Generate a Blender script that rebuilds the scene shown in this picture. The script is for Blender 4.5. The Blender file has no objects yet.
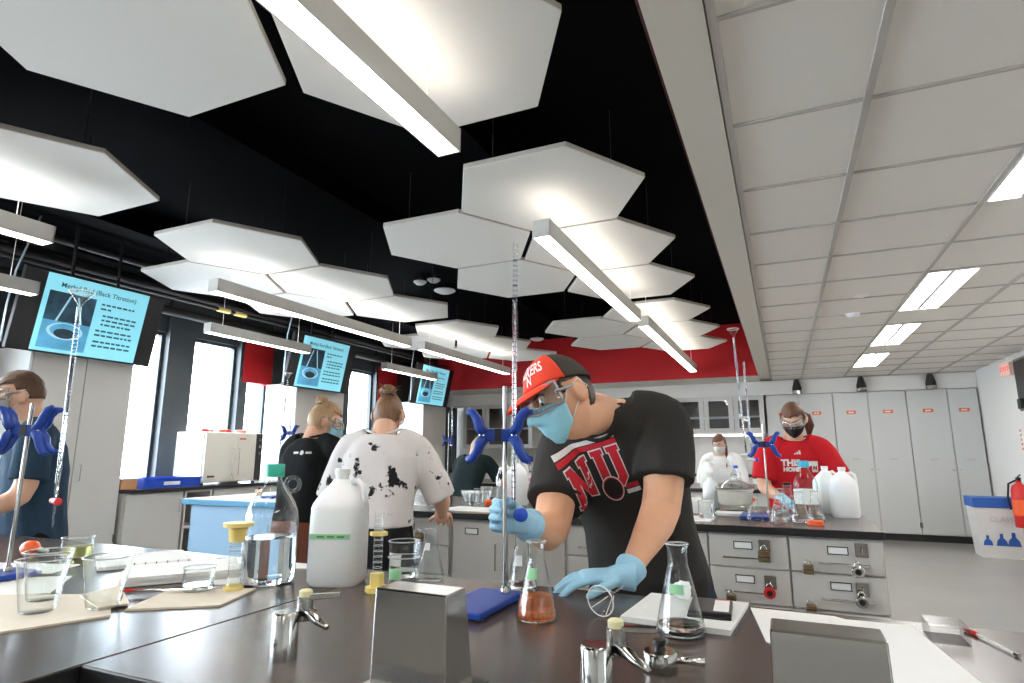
import bpy, bmesh, math, random
from mathutils import Vector as V, Matrix, noise
from mathutils.bvhtree import BVHTree
random.seed(7)
SC = bpy.context.scene
COL = SC.collection
PI = math.pi

# ------------------------------------------------------------------ camera
cam_d = bpy.data.cameras.new('camera'); cam = bpy.data.objects.new('camera', cam_d); COL.objects.link(cam)
cam_d.sensor_width = 36.0; cam_d.lens = 593.0 * 36.0 / 1024.0; cam_d.clip_start = 0.02; cam_d.clip_end = 200
PITCH = math.atan2(112, 593.0); YAW = math.radians(24.2)
cam.location = (0, 0, 1.26)
cam.rotation_euler = (PI / 2 + PITCH, 0, YAW)
SC.camera = cam

# ------------------------------------------------------------------ sky outside, exposure
W = bpy.data.worlds.new('sky'); SC.world = W; W.use_nodes = True
bg = W.node_tree.nodes['Background']; bg.inputs['Color'].default_value = (0.80, 0.91, 1.0, 1); bg.inputs['Strength'].default_value = 8.0
SC.view_settings.view_transform = 'Standard'; SC.view_settings.look = 'None'
SC.view_settings.exposure = 1.68; SC.view_settings.gamma = 1.0; SC.view_settings.use_curve_mapping = False
LAMP_DOWN, LAMP_UP, TROFFER = 7.0, 2.1, 6.5
try:
    SC.cycles.use_denoising = True; SC.cycles.max_bounces = 10; SC.cycles.transparent_max_bounces = 24
    SC.cycles.sample_clamp_indirect = 6.0; SC.cycles.caustics_reflective = False; SC.cycles.caustics_refractive = False
except Exception: pass
# ------------------------------------------------------------------ materials
MATS = {}
def mat(name, col, rough=.5, metal=0, emit=0, trans=0, ior=1.45, noise_amt=0, nscale=20, bump=0, bscale=60, spec=.5, alpha=1, stretch=None, coat=0, sub=0):
    if name in MATS: return MATS[name]
    m = bpy.data.materials.new(name); m.use_nodes = True; nt = m.node_tree; N = nt.nodes; L = nt.links
    b = N['Principled BSDF']
    c4 = (*col, 1)
    b.inputs['Base Color'].default_value = c4; b.inputs['Roughness'].default_value = rough; b.inputs['Metallic'].default_value = metal
    b.inputs['IOR'].default_value = ior; b.inputs['Transmission Weight'].default_value = trans; b.inputs['Alpha'].default_value = alpha
    b.inputs['Specular IOR Level'].default_value = spec; b.inputs['Coat Weight'].default_value = coat
    if sub: b.inputs['Subsurface Weight'].default_value = sub; b.inputs['Subsurface Radius'].default_value = (.012, .006, .004)
    if emit: b.inputs['Emission Color'].default_value = c4; b.inputs['Emission Strength'].default_value = emit
    if noise_amt or bump:
        tc = N.new('ShaderNodeTexCoord'); mp = N.new('ShaderNodeMapping'); L.new(tc.outputs['Object'], mp.inputs['Vector'])
        if stretch: mp.inputs['Scale'].default_value = stretch
    if noise_amt:
        n = N.new('ShaderNodeTexNoise'); n.inputs['Scale'].default_value = nscale; n.inputs['Detail'].default_value = 5
        L.new(mp.outputs['Vector'], n.inputs['Vector'])
        mx = N.new('ShaderNodeMix'); mx.data_type = 'RGBA'
        mx.inputs[6].default_value = tuple(max(0, c * (1 - noise_amt)) for c in col) + (1,)
        mx.inputs[7].default_value = tuple(min(1, c * (1 + noise_amt)) for c in col) + (1,)
        L.new(n.outputs['Fac'], mx.inputs[0]); L.new(mx.outputs[2], b.inputs['Base Color'])
    if bump:
        n2 = N.new('ShaderNodeTexNoise'); n2.inputs['Scale'].default_value = bscale; n2.inputs['Detail'].default_value = 4
        L.new(mp.outputs['Vector'], n2.inputs['Vector'])
        bp = N.new('ShaderNodeBump'); bp.inputs['Strength'].default_value = bump; bp.inputs['Distance'].default_value = .01
        L.new(n2.outputs['Fac'], bp.inputs['Height']); L.new(bp.outputs['Normal'], b.inputs['Normal'])
    MATS[name] = m
    return m
def glass(name, tint=(.97, .99, .985), refl=1.0, rough=.02):
    """thin clear glass wall: transparent sheet with a fresnel reflection, darker where the wall is seen edge-on"""
    if name in MATS: return MATS[name]
    m = bpy.data.materials.new(name); m.use_nodes = True; nt = m.node_tree; N = nt.nodes; L = nt.links
    N.clear(); out = N.new('ShaderNodeOutputMaterial')
    lw = N.new('ShaderNodeLayerWeight'); lw.inputs['Blend'].default_value = .42
    ramp = N.new('ShaderNodeValToRGB'); ramp.color_ramp.elements[0].position = .35; ramp.color_ramp.elements[0].color = (*tint, 1)
    ramp.color_ramp.elements[1].position = 1; ramp.color_ramp.elements[1].color = tuple(.58 * t for t in tint) + (1,)
    tr = N.new('ShaderNodeBsdfTransparent'); gl = N.new('ShaderNodeBsdfGlossy'); gl.inputs['Roughness'].default_value = rough
    pw = N.new('ShaderNodeMath'); pw.operation = 'POWER'; pw.inputs[1].default_value = 3.2
    lw2 = N.new('ShaderNodeLayerWeight'); lw2.inputs['Blend'].default_value = .5
    mul = N.new('ShaderNodeMath'); mul.operation = 'MULTIPLY_ADD'; mul.inputs[1].default_value = .9 * refl; mul.inputs[2].default_value = .05 * refl
    mix = N.new('ShaderNodeMixShader')
    L.new(lw.outputs['Facing'], ramp.inputs[0]); L.new(ramp.outputs[0], tr.inputs['Color'])
    L.new(lw2.outputs['Facing'], pw.inputs[0]); L.new(pw.outputs[0], mul.inputs[0]); L.new(mul.outputs[0], mix.inputs[0]); L.new(tr.outputs[0], mix.inputs[1]); L.new(gl.outputs[0], mix.inputs[2])
    L.new(mix.outputs[0], out.inputs['Surface'])
    MATS[name] = m
    return m
M_WALL = mat('wall_paint', (.83, .81, .78), .65, bump=.03, bscale=180)
M_TILE = mat('ceiling_tile', (.79, .75, .69), .9, noise_amt=.02, nscale=90, bump=.12, bscale=220)
M_GRID = mat('ceiling_grid', (.46, .43, .39), .6)
M_SOFF = mat('soffit_paint', (.66, .62, .54), .7)
M_DECK = mat('black_deck', (.0025, .0025, .003), .9, spec=.05)
M_DUCT = mat('dark_duct', (.025, .023, .022), .7)
M_RED = mat('red_paint', (.60, .011, .015), .6)
M_HEX = mat('acoustic_white', (.69, .66, .61), .85, bump=.06, bscale=150)
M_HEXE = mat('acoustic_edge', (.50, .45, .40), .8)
M_ALU = mat('lamp_housing', (.60, .57, .53), .45)
M_LDN = mat('lamp_diffuser', (1, .95, .88), .5, emit=LAMP_DOWN)
M_LUP = mat('lamp_uplight', (1, .94, .86), .5, emit=LAMP_UP)
M_TRF = mat('troffer_diffuser', (1, .98, .94), .5, emit=TROFFER)

M_FLOOR = mat('floor_vinyl', (.35, .335, .315), .2, noise_amt=.10, nscale=1.3, bump=.02, bscale=30)
M_LAM = mat('grey_laminate', (.53, .51, .48), .42, noise_amt=.02, nscale=6)
M_LAMW = mat('pale_laminate', (.66, .66, .65), .4, noise_amt=.02, nscale=6)
M_KICK = mat('toe_kick', (.03, .03, .032), .6)
M_EPOXY = mat('black_epoxy', (.075, .056, .048), .27, noise_amt=.25, nscale=14, bump=.015, bscale=90, spec=.6)
M_EPOXE = mat('epoxy_edge', (.012, .012, .013), .4)
M_STEEL = mat('brushed_steel', (.40, .39, .37), .14, 1, noise_amt=.06, nscale=30, stretch=(1, 1, 30))
M_CHROME = mat('chrome', (.75, .74, .72), .12, 1)
M_BRASS = mat('brass_lock', (.30, .22, .13), .35, 1, noise_amt=.2, nscale=60)
M_DARK = mat('dark_metal', (.03, .03, .03), .45)
M_BLACK = mat('black_plastic', (.012, .012, .013), .4)
M_FRAME = mat('window_frame_dark', (.05, .06, .065), .5)
M_BLUE = mat('blue_plastic', (.012, .07, .52), .35)
M_BLUEM = mat('blue_metal', (.006, .045, .30), .38)
M_PAPER = mat('paper', (.80, .80, .79), .75, noise_amt=.02, nscale=8)
M_TOWEL = mat('brown_towel', (.72, .64, .53), .85, noise_amt=.05, nscale=40, bump=.1, bscale=200)
M_GLASS = glass('clear_glass'); M_PANE = glass('window_glass', (.98, .99, 1), .8)
M_WATER = mat('clear_water', (.97, .99, 1), .0, trans=1, ior=1.33)
M_ORANGE = mat('orange_liquid', (1.0, .26, .06), .0, trans=.72, ior=1.33)
M_HDPE = mat('white_hdpe', (.86, .88, .89), .42, sub=.3)
M_TEAL = mat('teal_cap', (.03, .42, .30), .4)
M_YEL = mat('yellow_plastic', (.86, .68, .22), .45)
M_ORG = mat('orange_plastic', (.88, .13, .03), .4)
M_REDP = mat('red_plastic', (.62, .02, .02), .35)
M_WHITE = mat('white_plastic', (.80, .80, .79), .4)
M_GREENT = mat('green_tape', (.30, .62, .34), .6)
M_LABEL = mat('white_label', (.84, .84, .82), .6)

# ------------------------------------------------------------------ builders
def box(bm, x0, x1, y0, y1, z0, z1, mtx=None):
    vs = [bm.verts.new((x, y, z)) for x in (x0, x1) for y in (y0, y1) for z in (z0, z1)]
    fs = [bm.faces.new([vs[i] for i in f]) for f in ((0, 1, 3, 2), (4, 6, 7, 5), (0, 4, 5, 1), (2, 3, 7, 6), (0, 2, 6, 4), (1, 5, 7, 3))]
    if mtx is not None: bmesh.ops.transform(bm, matrix=mtx, verts=vs)
    return vs, fs
def bevel(bm, w, seg=2):
    bmesh.ops.bevel(bm, geom=bm.edges[:] + bm.verts[:], offset=w, segments=seg, affect='EDGES', profile=.5, clamp_overlap=True)
    return bm
def B(x0, x1, y0, y1, z0, z1, bev=0, seg=2):
    bm = bmesh.new(); box(bm, x0, x1, y0, y1, z0, z1)
    if bev: bevel(bm, bev, seg)
    return bm
def prism(bm, pts, z0, z1):
    lo = [bm.verts.new((p[0], p[1], z0)) for p in pts]; hi = [bm.verts.new((p[0], p[1], z1)) for p in pts]
    bm.faces.new(lo[::-1]); bm.faces.new(hi); n = len(pts)
    for i in range(n): bm.faces.new((lo[i], lo[(i + 1) % n], hi[(i + 1) % n], hi[i]))
def frames(pts):
    pts = [V(p) for p in pts]; out = []
    t0 = (pts[1] - pts[0]).normalized(); a = V((0, 0, 1)) if abs(t0.z) < .9 else V((1, 0, 0))
    u = t0.cross(a).normalized()
    for i, p in enumerate(pts):
        t = ((pts[min(i + 1, len(pts) - 1)] - pts[max(i - 1, 0)])).normalized()
        u = (u - t * u.dot(t)).normalized(); out.append((p, u, t.cross(u)))
    return out
def tube(bm, pts, r, n=10, cap=True):
    rs = r if isinstance(r, (list, tuple)) else [r] * len(pts)
    rings = []
    for (p, u, w), q in zip(frames(pts), rs):
        rings.append([bm.verts.new(p + (u * math.cos(2 * PI * k / n) + w * math.sin(2 * PI * k / n)) * q) for k in range(n)])
    for a, b in zip(rings, rings[1:]):
        for k in range(n): bm.faces.new((a[k], a[(k + 1) % n], b[(k + 1) % n], b[k]))
    if cap: bm.faces.new(rings[0][::-1]); bm.faces.new(rings[-1])
    return bm
def T(pts, r, n=10): return tube(bmesh.new(), pts, r, n)
def lathe(bm, prof, n=24, c=(0, 0, 0), closed=False):
    rings = []
    for r, z in prof:
        if r < 1e-6: rings.append([bm.verts.new((c[0], c[1], c[2] + z))])
        else: rings.append([bm.verts.new((c[0] + r * math.cos(2 * PI * k / n), c[1] + r * math.sin(2 * PI * k / n), c[2] + z)) for k in range(n)])
    for a, b in zip(rings, rings[1:]):
        for k in range(n):
            k2 = (k + 1) % n
            if len(a) == 1 and len(b) == 1: continue
            if len(a) == 1: bm.faces.new((a[0], b[k2], b[k]))
            elif len(b) == 1: bm.faces.new((a[k], a[k2], b[0]))
            else: bm.faces.new((a[k], a[k2], b[k2], b[k]))
    return bm
def LA(prof, n=24, c=(0, 0, 0)): return lathe(bmesh.new(), prof, n, c)
def obj(name, bm, m, parent=None, smooth=None, recalc=True):
    if isinstance(bm, bmesh.types.BMesh):
        if recalc: bmesh.ops.recalc_face_normals(bm, faces=bm.faces)
        me = bpy.data.meshes.new(name); bm.to_mesh(me); bm.free()
    else: me = bm
    if m is not None: me.materials.append(m)
    o = bpy.data.objects.new(name, me); COL.objects.link(o)
    if smooth:
        for p in me.polygons: p.use_smooth = True
        if smooth is not True:
            try: me.set_sharp_from_angle(angle=math.radians(smooth))
            except Exception: pass
    if parent is not None: o.parent = parent
    return o
def dark_edge(o):
    o.data.materials.append(M_EPOXE)
    for p in o.data.polygons:
        if abs(p.normal.z) < .5: p.material_index = 1
    return o
def tag(o, label, cat, group=None):
    if cat == 'worktop' and o.data: dark_edge(o)
    o['label'] = label; o['category'] = cat
    if group: o['group'] = group
    return o
def thing(name, label, cat, loc=(0, 0, 0), rz=0, group=None):
    o = bpy.data.objects.new(name, None); COL.objects.link(o); o.location = loc; o.rotation_euler = (0, 0, rz); o.empty_display_size = .05
    return tag(o, label, cat, group)
def struct(name, bm, m, label=None, cat=None, parent=None, smooth=None):
    o = obj(name, bm, m, parent, smooth)
    if parent is None: o['kind'] = 'structure'
    if label: o['label'] = label
    if cat: o['category'] = cat
    return o
def copy_tree(o, parent=None, label=None):
    c = o.copy(); COL.objects.link(c)
    if parent is not None: c.parent = parent
    if label: c['label'] = label
    for ch in list(o.children): copy_tree(ch, c)
    return c
ORD = ['first', 'second', 'third', 'fourth', 'fifth', 'sixth', 'seventh', 'eighth', 'ninth', 'tenth', 'eleventh', 'twelfth', 'thirteenth']
def text_mesh(s, size, bold=0.0, extrude=.0004, align='CENTER'):
    cu = bpy.data.curves.new('lettering', 'FONT'); cu.body = s; cu.size = size; cu.align_x = align; cu.align_y = 'CENTER'
    cu.extrude = extrude; cu.offset = bold; cu.resolution_u = 3
    o = bpy.data.objects.new('lettering', cu); COL.objects.link(o)
    me = bpy.data.meshes.new_from_object(o.evaluated_get(bpy.context.evaluated_depsgraph_get()))
    bpy.data.objects.remove(o); bpy.data.curves.remove(cu)
    return me
def place_flat(me, origin, right, up):
    r = V(right).normalized(); u = V(up).normalized(); n = r.cross(u)
    me.transform(Matrix(((r.x, u.x, n.x, origin[0]), (r.y, u.y, n.y, origin[1]), (r.z, u.z, n.z, origin[2]), (0, 0, 0, 1))))
    return me

# ------------------------------------------------------------------ shell of the room
XL, XR, YB, YF, ZD, ZC = -6.35, 2.66, -5.0, 10.66, 3.27, 2.44
struct('floor', B(XL - .1, XR + .1, YB - .1, YF + .7, -.08, 0), M_FLOOR, 'pale grey polished floor', 'floor')
deck = struct('ceiling', B(XL - .1, -.23, YB - .1, 9.77, ZD, ZD + .1), M_DECK, 'black painted open ceiling deck', 'ceiling')
struct('wall_back', B(XL - .1, XR + .1, YF + .55, YF + .65, 0, ZD + .1), M_WALL, 'pale far wall behind the cabinets', 'wall')
struct('wall_front', B(XL - .1, XR + .1, YB - .1, YB, 0, ZD + .1), M_WALL, 'plain wall at the near end', 'wall')
struct('wall_right', B(XR, XR + .1, YB, YF + .55, 0, ZD + .1), M_WALL, 'white right hand wall', 'wall')
# dropped ceiling: backing slab + soffit border + grid + single tiles
right = struct('ceiling_dropped', B(-.23, XR, YB, YF + .55, ZC + .04, ZC + .08), M_SOFF, 'white dropped tile ceiling', 'ceiling')
bm = bmesh.new(); box(bm, -.23, -.105, YB, 9.77, ZC, ZC + .04); box(bm, -.26, -.23, YB, 9.77, ZC, ZD); 
struct('trim_1', bm, M_SOFF, 'painted soffit edge of dropped ceiling', 'soffit')
GX = [-.088, .354, .96, 1.566, 2.172, XR]
GY = [2.168 + .605 * k for k in range(-11, 15)]
bm = bmesh.new()
for x in GX[:-1]: box(bm, x - .012, x + .012, YB, YF, ZC + .002, ZC + .03)
for y in GY: box(bm, -.1, XR, y - .007, y + .007, ZC + .005, ZC + .03)
obj('grid', bm, M_GRID, right)
LIGHTS = [(2, 2.168 + .605 * k, 2) for k in (0, 4, 7, 10, -4, -9)]
occupied = set()
for (ci, y, n) in LIGHTS:
    for k in range(n): occupied.add((ci, round((y - 2.168) / .605) + k))
tile_me = {}
for i in range(len(GX) - 1):
    for y in GY:
        j = round((y - 2.168) / .605)
        if (i, j) in occupied or y + .605 > YF + .3: continue
        w = GX[i + 1] - GX[i]
        if i not in tile_me:
            b_ = B(.010, w - .010, .006, .599, .0, .02, .003, 1)
            me = bpy.data.meshes.new('ceiling_tile'); bmesh.ops.recalc_face_normals(b_, faces=b_.faces); b_.to_mesh(me); b_.free(); me.materials.append(M_TILE); tile_me[i] = me
        o = bpy.data.objects.new('ceiling_tile', tile_me[i]); COL.objects.link(o); o.parent = right; o.location = (GX[i], y, ZC + .012)
for q, (ci, y, n) in enumerate(LIGHTS):
    x0 = GX[ci]; L_ = .605 * n
    t = thing('ceiling_light', 'recessed white ceiling troffer, ' + ['nearest one at the right edge', 'second from the camera and largest in full view', 'third from the camera', 'farthest one before the cabinets', 'one just behind the camera', 'one at the near end of the room'][q], 'light', (x0, y, ZC), 0, 'recessed troffers in the tile ceiling')
    bm = bmesh.new(); box(bm, .01, .022, .01, L_ - .01, 0, .03); box(bm, .293, .305, .01, L_ - .01, 0, .03); box(bm, .022, .293, .01, .024, 0, .03); box(bm, .022, .293, L_ - .024, L_ - .01, 0, .03)
    obj('frame', bm, M_WHITE, t)
    obj('diffuser', B(.022, .142, .024, L_ - .024, .006, .02), M_TRF, t); obj('diffuser', B(.173, .293, .024, L_ - .024, .006, .02), M_TRF, t)
    obj('centre_rib', B(.142, .173, .024, L_ - .024, .002, .024, .004), M_WHITE, t)
    for k in range(n): obj('ceiling_tile', B(.315, .596, .605 * k + .006, .605 * k + .599, .012, .032, .003, 1), M_TILE, right).location = (x0, y, ZC)
# far end: red fascia and the strip of dropped ceiling under it
struct('trim_2', B(XL, -.23, 9.77, 9.83, ZC, ZD + .1), M_RED, 'deep red fascia above the far wall', 'fascia')
far = struct('ceiling_strip', B(XL, -.23, 9.83, YF + .55, ZC + .03, ZC + .07), M_SOFF, 'pale ceiling strip at the far wall', 'ceiling')
for k in range(10):
    x0 = -.26 - .606 * (k + 1)
    obj('ceiling_tile', B(max(XL, x0 + .006), x0 + .600, 9.84, YF + .5, ZC + .005, ZC + .028), M_TILE, far)
# wall behind cabinets above them (bulkhead)
struct('trim_3', B(XL, XR, YF, YF + .5, 2.21, ZC + .0), M_WALL, 'pale bulkhead over the tall cabinets', 'bulkhead')
# left wall: dark piers, sills, head, bright openings with glass
bm = bmesh.new()
OPEN = [(-4.6, -3.5), (-3.3, -2.2), (-2.0, -.9), (-.7, .2), (.4, 1.1), (1.25, 2.2), (3.4, 4.47), (4.8, 5.47), (5.6, 6.0), (7.62, 8.32), (8.45, 8.9)]
edges = sorted(OPEN); prev = YB
for (a, b) in edges + [(YF + .5, YF + .5)]:
    box(bm, XL - .12, XL + .05, prev, a, 0, ZD); prev = b
for (a, b) in edges:
    low_top = 2.16 if (b - a) < .5 else 2.63
    box(bm, XL - .12, XL, a, b, 0, .9)
    box(bm, XL - .12, XL, a, b, 2.63, ZD)
wl = struct('wall_left', bm, M_FRAME, 'dark window wall with tall bright openings', 'wall')
for (a, b) in ((5.6, 6.0), (8.45, 8.9), (2.25, 2.75)):
    obj('red_panel', B(XL - .05, XL + .06, a - (.08 if a > 3 else 0), b, 2.17, 2.75), M_RED, wl)
for n_, (a, b) in enumerate(edges):
    w = struct('window_%d' % (n_ + 1), B(XL - .1, XL - .09, a, b, .9, 2.63), M_PANE, None, None)
    w['label'] = 'tall glazed window opening, %s along the left wall' % ORD[n_]; w['category'] = 'window'
    bm = bmesh.new()
    for (p, q) in ((a, a + .035), (b - .035, b)): box(bm, XL - .11, XL - .04, p, q, .9, 2.63)
    box(bm, XL - .11, XL - .04, a + .035, b - .035, .9, .94); box(bm, XL - .11, XL - .04, a + .035, b - .035, 2.59, 2.63)
    obj('window_frame', bm, M_FRAME, w)
# dark services under the deck along the window wall
for k, (x, z, r) in enumerate(((-6.1, 2.82, .05), (-5.95, 3.0, .035), (-6.15, 3.08, .06), (-5.7, 3.12, .03), (-5.75, 2.88, .02))):
    t = obj('ceiling_pipe', T([(x, YB + .1, z), (x, 9.7, z)], r, 10), M_DUCT, None, True)
    tag(t, 'dark service pipe over the windows, ' + ['lowest and next to the wall', 'thin one in the middle', 'thickest one', 'highest one', 'thin one with yellow tags'][k], 'pipe', 'dark pipes above the window wall')
    if k == 4:
        for y in (4.62, 4.85): obj('yellow_tag', T([(x, y, z), (x, y + .16, z)], .028, 10), M_YEL, t, True)
t = obj('sprinkler_pipe', T([(-.42, YB + .1, 3.18), (-.42, 9.7, 3.18)], .016, 10), mat('dark_red_pipe', (.06, .004, .004), .7), None, True); tag(t, 'long thin red sprinkler pipe beside the soffit', 'pipe')
for k, x in enumerate((-1.6, -2.9, -4.9)):
    t = obj('ceiling_beam', B(x - .06, x + .06, YB + .05, 9.7, 3.1, ZD), M_DECK); tag(t, 'black ceiling beam, %s from the tile ceiling' % ORD[k], 'beam', 'black beams under the deck')

# ------------------------------------------------------------------ hexagonal ceiling clouds
def hexagon(x, y, label, z=2.80, s=.594):
    t = thing('acoustic_panel', label, 'ceiling panel', (x, y, z), 0, 'white hexagonal ceiling panels')
    bm = bmesh.new(); pts = [(s * math.cos(PI / 3 * k), s * math.sin(PI / 3 * k)) for k in range(6)]
    prism(bm, pts, 0, .03); bmesh.ops.bevel(bm, geom=bm.edges[:], offset=.003, segments=1, affect='EDGES')
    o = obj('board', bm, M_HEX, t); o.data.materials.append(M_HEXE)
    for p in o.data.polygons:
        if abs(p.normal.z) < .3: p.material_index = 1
    for k in (0, 2, 4): obj('wire', T([(.4 * math.cos(PI / 3 * k), .4 * math.sin(PI / 3 * k), .03), (.4 * math.cos(PI / 3 * k), .4 * math.sin(PI / 3 * k), ZD - z)], .0025, 5), M_DARK, t)
    return t
HEXES = []
cols = [(-1.19, 'of the rightmost row', [-.35, .70, 1.757, 3.17, 4.23, 5.29, 6.55, 7.60, 8.65], .0),
        (-2.115, 'of the second row from right', [.12, 1.174, 3.70, 4.76, 7.08, 8.14], .004),
        (-3.71, 'of the row above left lamps', [-.36, .69, 1.74, 3.15, 4.21, 5.27, 6.53, 7.58, 8.64], .0),
        (-4.635, 'of the leftmost row', [.15, 1.2, 3.68, 4.74, 7.06, 8.12], .004)]
for x, where, ys, dz in cols:
    for k, y in enumerate(ys):
        HEXES.append((x, y)); hexagon(x, y, 'white hexagonal ceiling panel, %s from the near end %s' % (ORD[k], where), 2.80 + dz)

# ------------------------------------------------------------------ linear pendants
def pendant(x, y0, y1, label, z=2.5):
    t = thing('pendant_light', label, 'light', (x, y0, z), 0, 'linear pendant lights')
    L_ = y1 - y0; w = .054
    bm = bmesh.new(); box(bm, -w, -w + .006, 0, L_, 0, .105); box(bm, w - .006, w, 0, L_, 0, .105); box(bm, -w + .006, w - .006, 0, L_, .045, .055)
    obj('housing', bm, M_ALU, t)
    for y in (0, L_ - .004): obj('end_cap', B(-w, w, y - .002, y + .006, 0, .105), M_ALU, t)
    obj('diffuser', B(-w + .008, w - .008, .008, L_ - .008, .002, .012), M_LDN, t)
    obj('uplight', B(-w + .008, w - .008, .008, L_ - .008, .090, .098), M_LUP, t)
    for y in (.18, L_ - .18):
        under = any(abs(hx - x) + abs(hy - y0 - y) * .577 < .59 and abs(hy - y0 - y) < .51 for hx, hy in HEXES)
        obj('cable', T([(0, y, .098), (0, y, 2.799 - z if under else ZD - z)], .003, 6), M_WHITE, t)
    return t
pendant(-1.19, -.44, 2.0, 'long linear pendant light, nearest one overhead at the top of the picture')
pendant(-1.19, 3.06, 5.52, 'long linear pendant light, middle one of the right row above the capped man')
pendant(-1.17, 5.78, 9.45, 'long linear pendant light, far one of the right row ending at the red fascia')
pendant(-3.95, -.5, 1.96, 'long linear pendant light cut off by the left edge under a panel')
pendant(-3.96, 3.12, 5.80, 'long linear pendant light above the person in black')
pendant(-3.92, 6.03, 8.55, 'long linear pendant light, far one of the left row above the person in white')
pendant(-1.19, -3.9, -1.46, 'long linear pendant light behind the camera in the right row')
pendant(-3.95, -3.9, -1.46, 'long linear pendant light behind the camera in the left row')
pendant(-5.36, .3, 2.62, 'linear pendant light by the first screen at the left edge')
pendant(-5.38, 4.22, 5.68, 'short linear pendant light in front of the windows')
pendant(-5.36, 7.25, 8.70, 'short linear pendant light beside the farthest screen')
# things on the deck and on the tiles
for k, (x, y, r, lab) in enumerate(((-3.69, 5.61, .075, 'small white round ceiling speaker, left of the close pair'), (-3.50, 5.60, .075, 'small white round ceiling speaker, right of the close pair'), (-3.62, 6.05, .13, 'large flat white ceiling disc beside the pair of small ones'), (-3.75, 9.4, .12, 'white round ceiling device in front of the red fascia'))):
    t = thing('ceiling_device', lab, 'ceiling device', (x, y, ZD), 0, 'round white devices on the black deck')
    obj('stem', T([(0, 0, 0), (0, 0, -.05)], .02), M_DARK, t); obj('dome', LA([(0, -.09), (r * .6, -.085), (r, -.06), (r, -.05), (0, -.05)], 20), M_WHITE, t, 40)
for k, (x, y, r, h) in enumerate(((.643, 5.12, .05, .012), (.643, 5.78, .06, .035), (.614, 9.1, .05, .03))):
    t = thing('smoke_detector', ['small flat white disc on the ceiling tiles', 'white smoke detector on a ceiling tile beside the troffers', 'far white smoke detector on the tile ceiling'][k], 'detector', (x, y, ZC + .012), 0)
    obj('base', LA([(0, -.005), (r, -.005), (r, 0), (0, 0)], 20), M_WHITE, t); obj('cover', LA([(0, -h), (r * .6, -h), (r * .85, -h * .5), (r * .85, -.005), (0, -.005)], 20), M_WHITE, t, 40)
# ================================================================== casework
def label_holder(parent, x, y, z, w=.075, h=.03):
    """card holder on a front that faces -Y"""
    bm = bmesh.new()
    for (a, b, c, d) in ((-w / 2, w / 2, -h / 2, -h / 2 + .004), (-w / 2, w / 2, h / 2 - .004, h / 2), (-w / 2, -w / 2 + .004, -h / 2, h / 2), (w / 2 - .004, w / 2, -h / 2, h / 2)):
        box(bm, x + a, x + b, y - .006, y, z + c, z + d)
    o = obj('label_holder', bm, M_DARK, parent); obj('card', B(x - w / 2 + .004, x + w / 2 - .004, y - .003, y, z - h / 2 + .004, z + h / 2 - .004), M_LABEL, o)
def wire_handle(parent, x0, x1, y, z):
    return obj('handle', T([(x0, y, z), (x0, y - .028, z), (x1, y - .028, z), (x1, y, z)], .0045, 8), M_CHROME, parent, 40)
def upright_handle(parent, x, y, z0, z1, ax='y', sgn=-1):
    d = (0, sgn * .028, 0) if ax == 'y' else (sgn * .028, 0, 0)
    return obj('handle', T([(x, y, z0), (x + d[0], y + d[1], z0), (x + d[0], y + d[1], z1), (x, y, z1)], .0045, 8), M_CHROME, parent, 40)

# ---- island with drawers behind the man
IY0, IY1 = 3.17, 4.30
bm = B(-2.95, .380, IY0 - .03, IY1 + .03, .885, .92, .004); o = obj('worktop', bm, M_EPOXY, None); tag(o, 'long black epoxy worktop of the drawer island behind the capped man', 'worktop')
def drawer_unit(x0, x1, label, layout):
    t = thing('drawer_cabinet', label, 'cabinet', (0, 0, 0), 0, 'grey base cabinets of the drawer island')
    obj('body', B(x0 + .002, x1 - .002, IY0 + .02, IY1, .1, .884), M_LAM, t)
    obj('toe_kick', B(x0 + .002, x1 - .002, IY0 + .08, IY1 - .05, 0, .1), M_KICK, t)
    for (a, b, z0, z1, kind) in layout:
        f = obj('door' if kind == 'door' else 'drawer_front', B(a + .004, b - .004, IY0, IY0 + .02, z0 + .004, z1 - .004, .002, 1), M_LAM, t)
        cx = (a + b) / 2
        if kind == 'drawer':
            label_holder(f, cx - .02, IY0, z1 - .05, .085, .036)
            wire_handle(f, cx - .11, cx + .07, IY0, z1 - .105)
        elif kind == 'drawer_lock':
            label_holder(f, cx + .01, IY0, z1 - .05, .085, .036)
            wire_handle(f, cx - .07, cx + .13, IY0, z1 - .105)
        elif kind == 'door':
            label_holder(f, a + .13, IY0, z1 - .06, .085, .036)
            upright_handle(f, b - .06 if cx < -1.4 else a + .06, IY0, z1 - .26, z1 - .12)
    return t
D3 = [(.1, .38), (.38, .565), (.565, .725), (.725, .878)]
drawer_unit(-.37, .375, 'grey drawer cabinet with padlocked drawers at the right end of the island', [(a, b, z0, z1, 'drawer' if a < -.1 else 'drawer_lock') for (a, b) in ((-.37, -.01), (-.01, .372)) for (z0, z1) in D3])
drawer_unit(-1.10, -.37, 'grey drawer cabinet mostly hidden behind the capped man', [(a, b, z0, z1, 'drawer') for (a, b) in ((-1.10, -.735), (-.735, -.37)) for (z0, z1) in D3])
drawer_unit(-1.82, -1.10, 'grey two-door base cabinet left of the capped man', [(-1.81, -1.455, .1, .878, 'door'), (-1.455, -1.11, .1, .878, 'door')])
drawer_unit(-2.9, -1.82, 'grey drawer cabinet in front of which the person in white stands', [(a, b, z0, z1, 'drawer') for (a, b) in ((-2.9, -2.36), (-2.36, -1.83)) for (z0, z1) in D3])
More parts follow.
